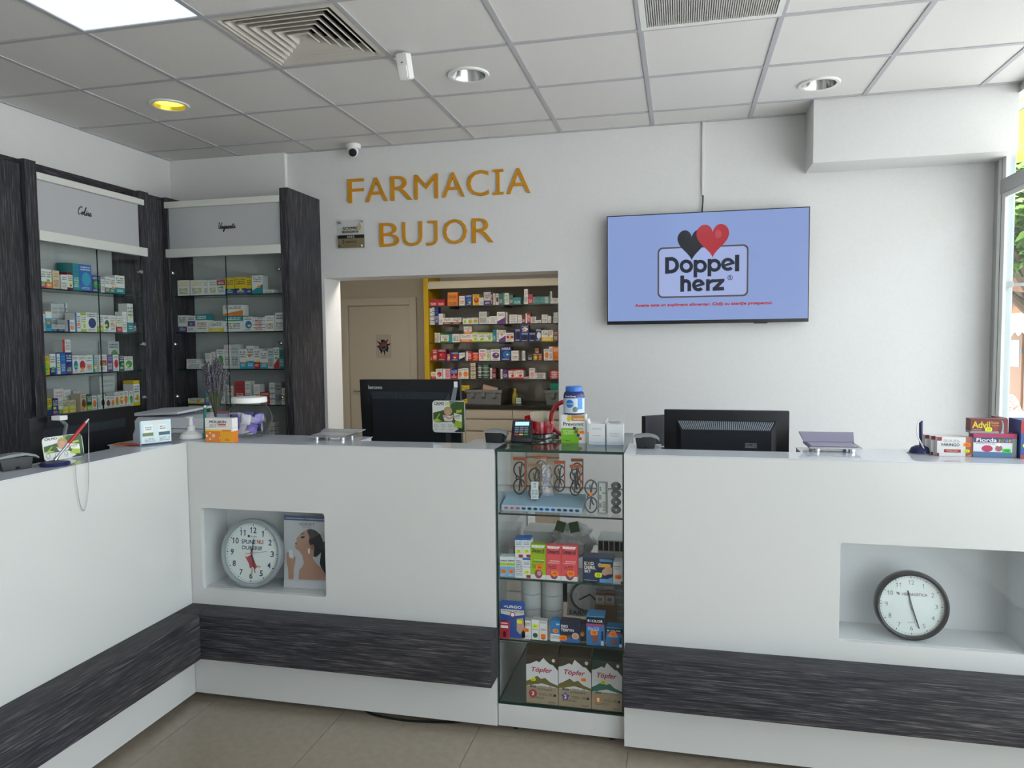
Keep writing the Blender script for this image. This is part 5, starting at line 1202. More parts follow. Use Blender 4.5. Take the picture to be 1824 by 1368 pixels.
# calmo crup cards clipped on two screens
M_cg = mat('card_green', '#3c5a2c', .4); M_cl = mat('card_lime', '#a9c23c', .4); M_dg = mat('card_dark_green', '#24382c', .4)
def calmo(label, loc, rot, w, h):
    t = thing('promo_card', label, 'card', loc, rot, 'leaf-print promo cards on the monitors')
    MB().prism(rrect(-w/2, w/2, 0, h, w*.1), 0, .0016).build('card', mat('card_white', '#dfe2dc', .35), t)
    def F(pts, m, dy, n): flat(t, [((u-.5)*w, v*h) for u, v in pts], -dy, m, n)
    F([(.52, .99), (.97, .97), (.985, .93), (.985, .04), (.88, .02), (.65, .02), (.8, .12), (.6, .34), (.1, .32), (.02, .36), (.02, .62), (.25, .68), (.38, .72), (.55, .8)], M_cg, .0003, 'leaf_print')
    F([(.02, .40), (.1, .42), (.2, .58), (.25, .6), (.15, .44), (.28, .36), (.1, .33), (.02, .36)], M_cl, .0005, 'leaf_print')
    F([(.72, .70), (.9, .73), (.9, .64), (.74, .62)], M_cl, .0006, 'leaf_print'); F([(.64, .2), (.9, .14), (.9, .36), (.72, .4)], M_cl, .0006, 'box_print')
    F([(.65, .02), (.98, .02), (.985, .3), (.9, .14), (.8, .12)], M_dg, .0006, 'corner_print')
    F([(.66, .62), (.9, .56), (.9, .34), (.68, .40)], M_wink, .0008, 'box_print')
    F(disc(.48, .68, .13, 18, .13*w/h), mat('print_blond', '#b79a68', .5), .0008, 'hair_print'); F(disc(.48, .625, .075, 18, .09*w/h), mat('print_child_skin', '#cf9f86', .5), .0010, 'face_print')
    F([(.36, .56), (.44, .53), (.56, .53), (.66, .56), (.62, .40), (.58, .36), (.38, .36), (.34, .45)], mat('print_shirt', '#d9dcd9', .5), .0010, 'shirt_print')
    F([(.3, .52), (.36, .56), (.55, .44), (.5, .41)], mat('print_child_skin', '#cf9f86', .5), .0012, 'arm_print'); F([(.66, .56), (.7, .5), (.52, .41), (.5, .44)], mat('print_child_skin', '#cf9f86', .5), .0012, 'arm_print')
    text(t, 'CALMO', -.44*w, -.14*w, .86*h, .96*h, -.0006, M_ink, .02); text(t, 'CRUP', -.12*w, .10*w, .86*h, .96*h, -.0009, mat('card_lime', '#a9c23c', .4), .01)
    text(t, 'CALMO', .19*w, .36*w, .50*h, .56*h, -.0012, M_ink, .02); text(t, 'CRUP', .2*w, .34*w, .43*h, .49*h, -.0012, M_cl, .02)
    for k in range(3):
        b = MB(); cx = (-.40+.22*k)*w; b.tube([(cx+.045*w*math.cos(q*.52), -.0008, .22*h+.045*w*math.sin(q*.52)) for q in range(12)], .0007, 4, closed=True); b.build('icon', M_greyink, t)
        text(t, 'calm', cx-.05*w, cx+.05*w, .09*h, .12*h, -.0006, M_greyink)
    return t
p = onY(771, 770, 3.37); q = onY(828, 714, 3.37)
calmo('rounded CALMO CRUP card hanging on the lenovo monitor', ((p.x+q.x)/2, 3.37, p.z), (0, 0, 0), q.x-p.x, q.z-p.z)
b = MB(); c0 = onY(812, 687, 3.385); c1 = onY(806, 714, 3.368); b.poly([(c0.x-.01, c0.y, c0.z), (c0.x+.01, c0.y, c0.z), (c1.x+.012, c1.y, c1.z-.01), (c1.x-.012, c1.y, c1.z-.01)]); b.poly([(c0.x-.01, c0.y+.001, c0.z), (c0.x+.01, c0.y+.001, c0.z), (c1.x+.012, c1.y+.001, c1.z-.01), (c1.x-.012, c1.y+.001, c1.z-.01)])
st = tag(b.build('hanging_strip', mat('strip_grey', '#74797f', .2), world=True), 'clear strip with white tab holding the card on the lenovo monitor', 'strip')
MB().box(c0.x-.009, c0.x+.009, c0.y-.004, c0.y-.001, c0.z-.008, c0.z+.02).build('white_tab', M_white, st, world=True)
p = onX(85, 826, -2.235); q = onX(145, 790, -2.235)
calmo('rounded CALMO CRUP card behind the red pen on the left counter', (-2.235, (p.y+q.y)/2, TOP+.001), (math.radians(-8), 0, math.radians(80)), q.y-p.y, .088)
c0 = onX(106, 745, -2.47); c1 = onX(115, 790, -2.40)
b = MB().tube([(c0.x, c0.y, c0.z), (c0.x+.02, c0.y+.012, c0.z-.03), (c1.x, c1.y, c1.z+.03), (c1.x+.01, c1.y+.008, c1.z-.03)], .008, 6)
st = tag(b.build('hanging_strip', mat('strip_grey', '#74797f', .2), world=True), 'grey strip with white clip on the left monitor', 'strip')
MB().box(c0.x-.012, c0.x+.03, c0.y-.028, c0.y+.01, c0.z-.006, c0.z+.012).build('white_tab', M_white, st, world=True, bevel=.002)

# ================================================================ small things on the counter tops
TT = TOP+.0006
o = link('medicine_box', carton_mesh(.132, .04, .104, printmat('print_molekin', '#e4e3df', [('band', -1, .46, '#e2812c'), ('rect', .55, -.1, 1.1, .46, '#e8a21e'), ('rect', .0, .46, .95, .53, '#e9c048'), ('rect', .62, .46, .95, .53, '#dd7a2e'), ('band', .60, .608, '#8a8478'), ('circ', .3, .27, .06, .075, '#d9c8b4'),
    ('circ', .05, .26, .035, .05, '#eee4d4'), ('circ', .17, .38, .03, .03, '#eee4d4'), ('circ', .17, .12, .035, .035, '#eee4d4'), ('circ', .52, .18, .02, .025, '#eee4d4'), ('rect', .46, .66, .76, .77, '#bb3a48'), ('text', .16, .62, .42, .75, '#4a4a4a', 3), ('text', .72, .07, .88, .16, '#6a4a14', 2)])), None, (-1.933, 2.763, TT)); tag(o, 'white and orange MOLEKIN box on the counter', 'medicine box')
text(o, 'MOLEKIN', -.045, .037, .082, .094, -.0206, M_ink, .03); text(o, 'Imuno', -.003, .032, .070, .078, -.0206, M_wink, .02)
# round jar of sachets
JX, JY = -1.900, 2.925
t = thing('glass_jar', 'round clear jar with white lid full of sachets on the counter', 'jar', (JX, JY, TT))
prof = [(0, .002), (.06, .002), (.085, .022), (.098, .06), (.099, .09), (.088, .125), (.072, .145), (.070, .158)]
MB().lathe([(r-.0025, z+.0025) for r, z in prof][::-1]+prof, n=44).build('jar', M_gl, t, smooth=True)
MB().lathe([(0, .182), (.074, .182), (.077, .178), (.078, .160), (.075, .157), (.0, .157)], n=44).build('lid', M_pl, t, smooth=True)
random.seed(11)
for k in range(14):
    if k < 6: a = k*1.047+.3; z, r = .045, .052
    elif k < 12: a = k*1.047+.8; z, r = .085, .056
    else: a = k*3.1; z, r = .07+.02*(k-12), .012
    w, h = .042, .046
    mb = MB(); N = 6
    for i in range(N+1):
        for j in range(N+1):
            u, v = i/N, j/N; th = .005*math.sin(math.pi*u)**.5*math.sin(math.pi*v)**.5
            mb.v.append(((u-.5)*w, -th, (v-.5)*h)); mb.v.append(((u-.5)*w, th, (v-.5)*h))
    for i in range(N):
        for j in range(N):
            for s in (0, 1): q = [(i*(N+1)+j)*2+s, ((i+1)*(N+1)+j)*2+s, ((i+1)*(N+1)+j+1)*2+s, (i*(N+1)+j+1)*2+s]; mb.face(q)
    col = ['#8a7cc0', '#3c3a7c', '#c9c4d8', '#8a2c3c', '#dcd8e0', '#6a5aa8'][k % 6]
    o = mb.build('sachet', noisy('sachet_film_'+str(k % 6), col, '#e4e2ea' if k % 3 == 0 else col, 55, .3), loc=(JX+r*math.cos(a), JY+r*math.sin(a), TT+z), rot=(random.uniform(-.35, .35), random.uniform(-.5, .5), a+math.pi/2+random.uniform(-.25, .25)), smooth=True)
    tag(o, f'{["lilac", "navy", "pale violet", "dark red", "white", "violet"][k % 6]} sachet, {ORD[k]} from the bottom inside the round jar', 'sachet', 'sachets in the round jar')
o = MB().prism(rrect(-.033, .033, -.036, .036, .02), 0, .002).build('sachet', mat('sachet_lilac', '#8173bd', .3), loc=(JX-.028, JY-.074, TT+.075), rot=(0, 0, -.35)); tag(o, 'lilac sachet with navy side pressed against the jar front', 'sachet', 'sachets in the round jar')
flat(o, [(-.033, -.03), (-.02, -.036), (-.02, .036), (-.033, .03)], -.0004, M_navyink, 'side_strip'); flat(o, disc(-.012, -.022, .012), -.0006, mat('cream_dot', '#cdbf92', .5), 'dot'); flat(o, disc(.016, -.018, .008), -.0006, mat('amber_ink', '#e8a81e', .5), 'dot')
for k in range(5): flat(o, [(-.012+.008*k, .0), (-.009+.008*k, .0), (-.009+.008*k, .028), (-.012+.008*k, .028)], -.0005, mat('sachet_text', '#5a4f98', .5), 'text_line')
# lavender in a glass
VX, VY = -2.10, 2.965
t = thing('glass_vase', 'clear glass vase behind the MOLEKIN box', 'vase', (VX, VY, TT))
MB().lathe([(0, .004), (.03, .004), (.034, .05), (.045, .15), (.043, .15), (.032, .05), (.028, .008), (0, .008)], n=28).build('glass', M_gl, t, smooth=True)
t = thing('dried_lavender', 'bunch of dried lavender standing in the glass vase', 'flowers', (VX, VY, TT+.012))
random.seed(21); st = MB(); fl_ = MB()
for k in range(120):
    a = random.random()*6.283; r = random.random()**.6; sp = .056*r; H = .335*(1-.10*r*r)+random.uniform(-.07, .015)
    b0 = (.016*r*math.cos(a+2.5), .016*r*math.sin(a+2.5), .0); b1 = (.02*r*math.cos(a), .02*r*math.sin(a), .13); b2 = (sp*.85*math.cos(a), sp*.85*math.sin(a), H*.72); b3 = (sp*math.cos(a), sp*math.sin(a), H)
    if k % 21 == 0: b3 = (b3[0]*1.5, b3[1]*1.5, H*.92)
    st.tube([b0, b1, b2, b3], .0011, 4)
    v0 = Vector(b2); v1 = Vector(b3); d = (v1-v0)
    for q in range(14):
        u = q/13; p = v0+d*(u*1.0)+Vector((random.uniform(-.004, .004), random.uniform(-.004, .004), random.uniform(-.003, .003))); s = random.uniform(.0022, .0038)
        fl_.ball(p, s, 4, sc=(1, 1, 1.4))
stuff(st.build('stems', mat('lavender_stem', '#6d6f52', .8), t)); stuff(fl_.build('flower_heads', noisy('lavender_bloom', '#45424f', '#716c7c', 90, .9), t))
# printer on the low desk behind
t = thing('printer', 'white multifunction printer with tilted lid behind the counter corner', 'printer', (-2.86, 3.72, .62))
M_prt = mat('printer_white', '#d3d6de', .45)
MB().box(-.32, .32, -.22, .22, .0, .33).build('base', mat('printer_dark', '#1c1e26', .5), t, bevel=.01)
MB().box(-.325, .325, -.23, .22, .335, .405).build('body', M_prt, t, bevel=.012); MB().box(-.325, .325, -.23, .22, .41, .475).build('scanner', M_prt, t, bevel=.012)
mb = MB(); mb.v = [(-.2, -.2, .478), (.32, -.21, .478), (.32, .2, .478), (-.2, .2, .478), (-.17, -.16, .535), (.32, -.17, .53), (.32, .16, .53), (-.17, .16, .535)]
for f in ((0,1,5,4),(1,2,6,5),(2,3,7,6),(3,0,4,7),(4,5,6,7),(3,2,1,0)): mb.face(f)
mb.build('feeder', M_prt, t, bevel=.006)
MB().box(-.24, .1, -.17, .14, 0, .014).build('feeder_lid', M_prt, t, bevel=.006, loc=(0, .0, .552), rot=(.03, -.05, 0)); MB().box(.14, .17, -.232, -.2295, .40, .425).build('latch', M_black, t)
tag(bx('printer_table', M_lam, -3.25, -2.5, 3.45, 4.0, .0, .615), 'low white table carrying the printer', 'table')
# counter display stand (pale blue)
t = thing('leaflet_stand', 'pale blue product display stand at the corner of the left counter', 'stand', (-2.195, 2.665, TT), (0, 0, math.radians(60)))
m = printmat('print_stand', '#cfe0e4', [('band', -1, .06, '#2a3654'), ('rect', .1, .38, .38, .82, '#e2e8e6'), ('rect', .58, .38, .86, .82, '#e2e8e6'), ('rect', .04, .36, .4, .5, '#6a7c4a'), ('rect', .58, .36, .96, .5, '#33606a'), ('text', .1, .12, .45, .28, '#7d868c', 3), ('text', .6, .12, .95, .3, '#7d868c', 3), ('rect', .35, .86, .65, .98, '#dcd8d4'), ('text', .14, .6, .34, .76, '#555c60', 2), ('text', .62, .6, .82, .76, '#555c60', 2)])
link('front_panel', carton_mesh(.122, .004, .102, m), t, (0, -.03, .0005))
MB().prism([(-.03, .001), (.05, .001), (.05, .04), (-.005, .1), (-.03, .1)], -.002, .002).xf(Matrix.Rotation(math.radians(90), 4, 'Z') @ Matrix.Translation((0, .063, 0))).build('side_wing', mat('stand_blue', '#b6c6d6', .5), t)
MB().box(-.061, .061, -.028, .05, .0, .012).build('foot', mat('stand_red', '#7a3232', .5), t)
# hand sanitiser pump
t = thing('pump_bottle', 'white pump bottle behind the pale blue display stand', 'bottle', (-2.135, 2.83, TT))
MB().lathe([(0, 0), (.046, 0), (.05, .006), (.044, .022), (.026, .032), (.02, .036), (0, .036)], n=28).build('bottle', M_pl, t, smooth=True)
MB().lathe([(0, .036), (.018, .036), (.018, .058), (.010, .060), (.008, .092), (.0, .092)], n=20).build('collar', M_pl, t, smooth=True)
MB().box(-.018, .012, -.007, .007, .092, .1).build('nozzle', M_pl, t, bevel=.002)
# loose papers
for k, (x, y, rz, c) in enumerate(((-2.29, 2.66, .35, 'paper_white'), (-2.30, 2.64, .25, 'paper_green'), (-2.28, 2.615, .2, 'paper_yellow'), (-2.265, 2.60, .15, 'paper_red'))):
    o = MB().box(-.055, .055, -.03, .03, 0, .0012).build('paper_sheet', mat(c, ['#d9dce2', '#2f9a5a', '#d8c832', '#c83a2c'][k], .6), loc=(x, y, TT+.0014*k), rot=(0, 0, rz)); tag(o, f'{["white", "green", "yellow", "red"][k]} paper slip fanned at the left counter corner', 'paper', 'fanned paper slips')
# green marker behind the box
t = thing('marker_pen', 'green pen standing behind the MOLEKIN box', 'pen', (-2.082, 2.852, TT), (.03, .06, 0))
MB().cyl((0, 0, 0), (0, 0, .14), .006, n=14).build('barrel', mat('pen_green', '#0f7a68', .4), t); MB().cyl((0, 0, .14), (0, 0, .148), .005, n=14).build('cap', M_pl, t)
o = link('small_carton', carton_mesh(.04, .03, .12, printmat('small_blue', '#8fa6c8', [('band', .9, 2, '#8a4a50')])), None, (-2.02, 2.90, TT)); tag(o, 'small blue carton between the vase and the jar', 'carton')
# money trays
def coin_tray(label, x, y, rz, tint, ins, lab, up=1.0):
    t = thing('coin_tray', label, 'tray', (x, y, TT), (0, 0, rz))
    MB().box(-.09, .09, -.075, .075, .014, .020, [1, 1, 1, 1, 0, 0]).build('glass_plate', [glass(tint+'_tray_glass', ins, .08), M_alu], t)
    mb = MB(); mb.v = [(-.09, .055, .02), (.09, .055, .02), (.10, .115, .02+.03*up), (-.10, .115, .02+.03*up), (-.09, .055, .024), (.09, .055, .024), (.10, .115, .024+.03*up), (-.10, .115, .024+.03*up)]
    for f in ((0,1,5,4),(1,2,6,5),(2,3,7,6),(3,0,4,7),(4,5,6,7),(3,2,1,0)): mb.face(f)
    mb.build('raised_back', mat(tint+'_insert', lab, .3), t)
    MB().box(-.08, .08, -.06, .05, .0205, .0215).build('insert', mat(tint+'_insert', lab, .3), t)
    for sx in (-.06, .06):
        for sy in (-.05, .05): MB().cyl((sx, sy, 0), (sx, sy, .0138), .011, n=16).build('foot', M_chrome, t)
    return t
coin_tray('clear glass coin tray on the middle counter near the doorway', -1.49, 2.935, .05, 'pale', '#e8ebec', '#a5a6a9', .15)
t = coin_tray('violet glass coin tray on the right counter', .555, 2.92, .0, 'violet', '#9fa3b2', '#8d89a0')
# desk phones / readers
def reader(label, x, y, rz, s=1.0):
    t = thing('card_reader', label, 'card reader', (x, y, TT), (0, 0, rz), 'card readers seen from behind')
    mb = MB(); mb.v = [(-.034*s, -.03, 0), (.034*s, -.03, 0), (.034*s, .05, 0), (-.034*s, .05, 0), (-.04*s, -.026, .042), (.04*s, -.026, .042), (.04*s, .05, .02), (-.04*s, .05, .02)]
    for f in ((0,1,5,4),(1,2,6,5),(2,3,7,6),(3,0,4,7),(4,5,6,7),(3,2,1,0)): mb.face(f)
    mb.build('body', mat('reader_black', '#15181d', .45), t, bevel=.004)
    P = [(-.046*s, .043), (-.042*s, .049), (-.02*s, .054), (.01*s, .055), (.03*s, .051), (.044*s, .045), (.052*s, .036), (.052*s, .030), (.044*s, .038), (.02*s, .046), (-.046*s, .0425)]
    MB().prism(P, -.032, .02).build('grey_top', mat('reader_grey', '#7f8382', .5), t)
    MB().box(-.006, .006, -.0315, -.03, .002, .01).build('port', M_dark, t)
    b = MB().tube([(.034*s, 0, .01), (.05*s, -.004, .006), (.07*s, .01, .003)], .003, 6).build('cable', mat('cable_grey', '#8a8d8c', .5), t)
    return t
reader('black card reader with grey top left of the payment terminal', -.755, 2.935, 0)
reader('black card reader with grey top at the right counter end', -.132, 2.87, .05)
reader('black card reader with pale curved top at the far left', -2.235, 2.03, math.radians(70), 1.3)
# payment terminal
t = thing('payment_terminal', 'black payment terminal with lit display and coloured keys', 'payment terminal', (-.645, 2.955, TOP+.0016), (0, 0, math.radians(8)))
RT = Matrix.Rotation(math.radians(48), 4, 'X')
mb = MB(); P = [(-.06, .006), (-.058, .022), (.03, .085), (.05, .085), (.055, .07), (.045, .02), (.02, .0), (-.05, .0)]
mb.prism(P, -.042, .042); mb.xf(Matrix.Rotation(math.radians(90), 4, 'Z')); mb.build('body', mat('terminal_black', '#17191e', .4), t, bevel=.004)
mb = MB(); d0 = Vector((0, -.058, .022)); d1 = Vector((0, .03, .085)); dn = (d1-d0); nn = Vector((0, -dn.z, dn.y)).normalized()
def tq(u0, u1, v0, v1, m, name, off=.001):
    b = MB(); a = .04
    b.poly([tuple(Vector((u*a, 0, 0))+d0+dn*v+nn*off) for u, v in ((u0, v0), (u1, v0), (u1, v1), (u0, v1))])
    return b.build(name, m, t)
tq(-.72, .72, .70, .92, mat('terminal_screen', '#9cc4ee', .3, emit=.8), 'display')
for r in range(3):
    for c in range(3): tq(-.72+.5*c, -.32+.5*c, .30+.12*r, .38+.12*r, mat('key_grey', '#7d8a98', .4), 'key')
for c, k in enumerate(('#c8384a', '#dcb83a', '#2f9a5a')): tq(-.72+.5*c, -.32+.5*c, .16, .24, mat('key_'+str(c), k, .4), 'key')
MB().tube([(.04, .03, .01), (.07, .04, .004), (.09, .06, .003)], .004, 6).build('cable', M_black, t)
# red kettle holding papers
M_red = mat('red_enamel', '#a3101e', .12, coat=.6)
t = thing('red_kettle', 'shiny red patterned pot with a loop handle on the display case', 'kettle', (-.600, 3.10, TOP+.0014))
MB().lathe([(0, .004), (.056, .004), (.058, .018), (.054, .02), (0, .02)], n=36).build('steel_base', M_chrome, t, smooth=True)
b = MB(); n = 40
for i in range(n):
    a = 2*math.pi*i/n; hz = .083+.010*math.cos(a-2.4)
    for r, z in ((.052, .02), (.066, .024), (.068, .05), (.066, hz), (.063, hz), (.064, .05), (.05, .024)): b.v.append((r*math.cos(a), r*math.sin(a), z))
for i in range(n):
    j = (i+1) % n
    for k in range(6): b.face((i*7+k, j*7+k, j*7+k+1, i*7+k+1))
b.build('pot', M_red, t, smooth=True)
b = MB(); random.seed(4)
for k in range(9):
    a = math.radians(-150+k*15); z = .03+.035*random.random()
    for q in range(3):
        a2 = a+q*1.05*.05; b.tube([(.0685*math.cos(a2), .0685*math.sin(a2), z), (.0685*math.cos(a2+.06), .0685*math.sin(a2+.06), z+.01*((q % 2)*2-1)), (.0685*math.cos(a2+.1), .0685*math.sin(a2+.1), z+.004)], .0007, 4)
b.build('pattern', mat('pattern_pink', '#d08a90', .4), t)
HC = Vector((.115, .0, .084)); P = [HC+Vector((.062*math.cos(a), -.0, .072*math.sin(a))) for a in [math.radians(d) for d in range(0, 360, 15)]]
MB().tube(P, .0095, 10, closed=True).build('handle', M_red, t, smooth=True); MB().box(.055, .10, -.006, .006, .012, .024).build('handle_lug', M_chrome, t, bevel=.002)
for k in range(4):
    o = MB().box(-.022, .022, -.0004, .0004, 0, .085).build('receipt', mat('receipt_paper', '#cdc5ad', .8), loc=(-.606+.007*k, 3.09+.008*k, TOP+.03), rot=(.05*k-.08, .1*k-.15, .2*k)); tag(o, f'cream paper slip in the red pot, {ORD[k]} from the front', 'paper', 'paper slips in the red pot')
# prevomit box with a vitamin jar on it
PB = printmat('print_prevomit', '#e2e3df', [('slope', .53, .0, '#79ba2a'), ('rect', .72, -.1, 1.1, .53, '#e2e3df'), ('rect', .42, .78, .96, .98, '#c88a3e'), ('text', .08, .3, .5, .46, '#cfe6a8', 4)])
o = link('medicine_box', carton_mesh(.1, .055, .118, PB), None, (-.426, 2.963, TOP+.0016)); tag(o, 'white and green Prevomit Kids box on the display case', 'medicine box')
text(o, 'Prevomit', -.042, .042, .072, .087, -.0281, mat('prev_ink', '#2c2f38', .5), .015); text(o, 'Kids', .010, .04, .056, .068, -.0281, mat('prev_green', '#5a9a3a', .5), .01); text(o, 'benefikids', .002, .042, .097, .106, -.0281, M_wink); text(o, '7 buc', -.042, -.012, .008, .014, -.0281, M_ink)
flat(o, [(-.028, .102), (-.018, .116), (-.008, .108), (-.01, .096), (-.018, .088), (-.024, .092)], -.0281, mat('leaf_yellow', '#d8c02e', .5), 'flower_print')
for k, (x, z, c) in enumerate(((.004, .062, '#4a2c5c'), (.012, .048, '#a83a3a'), (.020, .034, '#24365c'), (.028, .020, '#b8602c'))): flat(o, rrect(x-.006, x+.006, z-.006, z+.006, .002, 2), -.0282, mat('prev_icon%d' % k, c, .5), 'icon')
sticker(o, .034, .046, -.0279, 'o', .022, .013, '17')
t = thing('vitamin_jar', 'blue gummy vitamin jar standing on the Prevomit box', 'jar', (-.427, 2.963, TOP+.0016+.1186))
MB().lathe([(0, 0), (.040, 0), (.0435, .006), (.0435, .075), (.040, .088), (.033, .094), (0, .094)], n=36).build('body', mat('jar_navy', '#242f66', .2), t, smooth=True)
MB().lathe([(.0438, .006), (.0438, .066), (.0436, .067)], n=36).build('label_sleeve', mat('jar_label', '#c3d2e2', .35), t, smooth=True)
MB().lathe([(0, .114), (.032, .114), (.034, .111), (.034, .094), (0, .094)], n=36).build('lid', mat('jar_lid', '#2d6fc4', .3), t, smooth=True)
def wrap(pts, m, name, r=.0442):
    b = MB(); xs = [p[0] for p in pts]; N = 12; X = [min(xs)+(max(xs)-min(xs))*k/N for k in range(N+1)]
    def cut(x):
        zz = []
        for i in range(len(pts)):
            (xa, za), (xb, zb) = pts[i], pts[(i+1) % len(pts)]
            if min(xa, xb)-1e-9 <= x <= max(xa, xb)+1e-9: zz += [za, zb] if abs(xa-xb) < 1e-9 else [za+(zb-za)*(x-xa)/(xb-xa)]
        return min(zz), max(zz)
    for k in range(N):
        a0, a1 = cut(X[k]); b0, b1 = cut(X[k+1]); P = lambda x, z: (r*math.sin(x/r), -r*math.cos(x/r), z)
        b.poly([P(X[k], a0), P(X[k+1], b0), P(X[k+1], b1), P(X[k], a1)])
    return b.build(name, m, t)
wrap(disc(-.012, .045, .017, 20), mat('jar_blue', '#2a78c4', .3), 'blue_disc', .0446); wrap([(.022, .022), (.045, .022), (.045, .07), (.022, .07)], mat('jar_blue2', '#4a8ad0', .3), 'side_panel')
wrap(disc(.012, .022, .011, 16), mat('jar_green', '#5c7c5a', .4), 'gummy_print', .0448)
V, F = text_raw('Natural Gummy', .02, 0, 1.0); b = MB(); b.v = [(.0446*math.sin((-.036+.05*u)/.0446), -.0446*math.cos((-.036+.05*u)/.0446), .07+.009*v) for u, v in V]; b.f = list(F); b.m = [0]*len(F); b.build('lettering', M_wink, t)
V, F = text_raw('IMUNITATE', .02, 0, 1.0); b = MB(); b.v = [(.0452*math.sin((-.026+.028*u)/.0452), -.0452*math.cos((-.026+.028*u)/.0452), .042+.005*v) for u, v in V]; b.f = list(F); b.m = [0]*len(F); b.build('lettering', M_wink, t)
# two white cream boxes
for i, (x, h) in enumerate(((-.327, .084), (-.256, .084))):
    m = printmat('print_cream', '#dcdee0', [('band', -1, .16, '#c3cdda'), ('text', .25, .4, .75, .46, '#8a8d92', 1), ('text', .3, .06, .7, .1, '#9aa8ba', 1)])
    o = link('cream_box', carton_mesh(.066, .066, h, m), None, (x, 2.945, TOP+.0016)); tag(o, ['white DERMEDIC box with open flaps on the display case', 'white DERMEDIC box, right one on the display case'][i], 'box')
    text(o, 'DERMEDIC', -.02, .02, h*(.74 if i == 0 else .52), h*(.79 if i == 0 else .57), -.0336, M_greyink, -.01)
    if i == 0:
        for s in (-1, 1): MB().box(-.0005, .0005, -.03, .03, 0, .018).build('flap', mat('flap_white', '#e0e1e1', .6), o, loc=(s*.0325, 0, h), rot=(0, s*.35, 0))
    else: MB().box(-.028, .028, -.0005, .0005, 0, .03).build('flap', mat('flap_white', '#e0e1e1', .6), o, loc=(0, .0, h+.002), rot=(1.2, 0, 0))
# pen holders with beaded pens
M_nv = mat('pen_navy', '#1c1f52', .3)
PX, PY = -2.155, 2.12
t = thing('counter_pen', 'red pen on a navy base with a hanging chain on the left counter', 'pen', (PX, PY, TT))
MB().lathe([(0, 0), (.047, 0), (.048, .006), (.044, .012), (.012, .018), (0, .02)], n=32).build('base', M_nv, t, smooth=True)
tip = onX(158, 746, -2.10); a0 = Vector((0, 0, .018)); a1 = tip-Vector((PX, PY, TT)); dd = a1-a0
MB().cyl(a0, a0+dd*.07, .008, .006, n=14).build('socket', M_chrome, t, smooth=True)
MB().cyl(a0+dd*.05, a0+dd*.40, .004, .006, n=14).build('grip', M_alu, t, smooth=True); MB().cyl(a0+dd*.40, a0+dd*.9, .006, .0055, n=14).build('barrel', mat('pen_red', '#b01c26', .3), t, smooth=True); MB().cyl(a0+dd*.9, a1, .0055, .003, n=14).build('end_cap', M_alu, t, smooth=True)
def lc(p): return p-Vector((PX, PY, TT))
ch = catmull([a1, lc(onX(158, 800, -2.075)), lc(onX(158, 860, -2.075)), lc(onX(155, 895, -2.076)), lc(onX(149, 910, -2.076)), lc(onX(142, 895, -2.076)), lc(onX(136, 855, -2.076)), lc(Vector((-2.077, 2.128, TOP+.003))), lc(Vector((-2.105, 2.135, TOP+.003))), Vector((.03, .01, .012))], 10)
MB().tube(ch, .0011, 5).build('chain', mat('chain_steel', '#8c8e8c', .35, .7), t)
t = thing('counter_pen', 'navy upright pen on a round base on the right counter', 'pen', (.848, 2.885, TT))
MB().lathe([(0, 0), (.038, 0), (.037, .004), (.03, .02), (.016, .028), (0, .03)], n=32).build('base', M_nv, t, smooth=True); MB().lathe([(.032, 0), (.042, 0), (.042, .002), (.032, .003)], n=32).build('base_ring', mat('ring_grey', '#8d929a', .4), t)
MB().cyl((.002, 0, .026), (.0, 0, .118), .0055, .0065, n=14).build('barrel', M_nv, t, smooth=True)
MB().tube(catmull([(0, -.003, .118), (-.012, -.006, .108), (-.014, -.008, .07), (-.002, -.012, .04), (.004, -.026, .02), (.006, -.034, .004)], 6), .0026, 6).build('cord', M_pl, t, smooth=True)
# cold remedy boxes at the right end
m = printmat('print_faringo', '#dcdbd8', [('rect', -.1, .8, .12, 1.1, '#8a2c34'), ('rect', .74, -.1, 1.1, 1.1, '#a8604e'), ('slope', -.55, .75, '#c09084'), ('rect', .18, .2, .62, .36, '#9c3028'), ('text', .16, .72, .6, .88, '#8d9096', 2), ('rect', -.1, -.1, .06, .16, '#8a2c34')])
for k in range(3):
    o = link('medicine_box', carton_mesh(.122, .022, .068, m), None, (.945-.012*k, 2.835+.026*k, TT)); tag(o, ['front FARINGO box with two price stickers beside the pen', 'FARINGO box behind the front one', 'rearmost FARINGO box in its row'][k], 'medicine box', 'throat lozenge boxes')
    if k == 0:
        text(o, 'FARINGO', -.047, .010, .036, .046, -.0116, mat('prev_ink', '#2c2f38', .5), .015); text(o, 'intensiv', -.03, .006, .017, .022, -.0116, M_wink); sticker(o, .033, .042, -.0112, 'o', .022, .013, '34'); sticker(o, .033, .02, -.0112, 'y', .018, .010, '33')
m = printmat('print_fiorda', '#dcdde0', [('band', .8, 2, '#a83058'), ('rect', -.1, .62, .96, .84, '#33466e'), ('circ', .32, .37, .13, .14, '#b8325c'), ('band', -1, .12, '#33507a'), ('slope', .24, -.02, '#5a7aa0'), ('rect', .9, -.1, 1.1, .8, '#7d8a80'), ('text', .05, .54, .5, .59, '#a05060', 1)])
o = link('medicine_box', carton_mesh(.134, .045, .083, m), None, (1.064, 2.842, TT)); tag(o, 'white FIORDA junior box with green sticker under the Advil box', 'medicine box')
text(o, 'Fiorda', -.058, .005, .054, .067, -.0231, M_wink, .025)
for k, (c, ch_) in enumerate(zip(('#e0a83a', '#58a858', '#d86a3a', '#5aa0d8', '#c8c83a', '#d85a8a'), 'junior')): text(o, ch_, .009+.0082*k, .0155+.0082*k, .0535, .064, -.0231, mat('fj%d' % k, c, .5), .02)
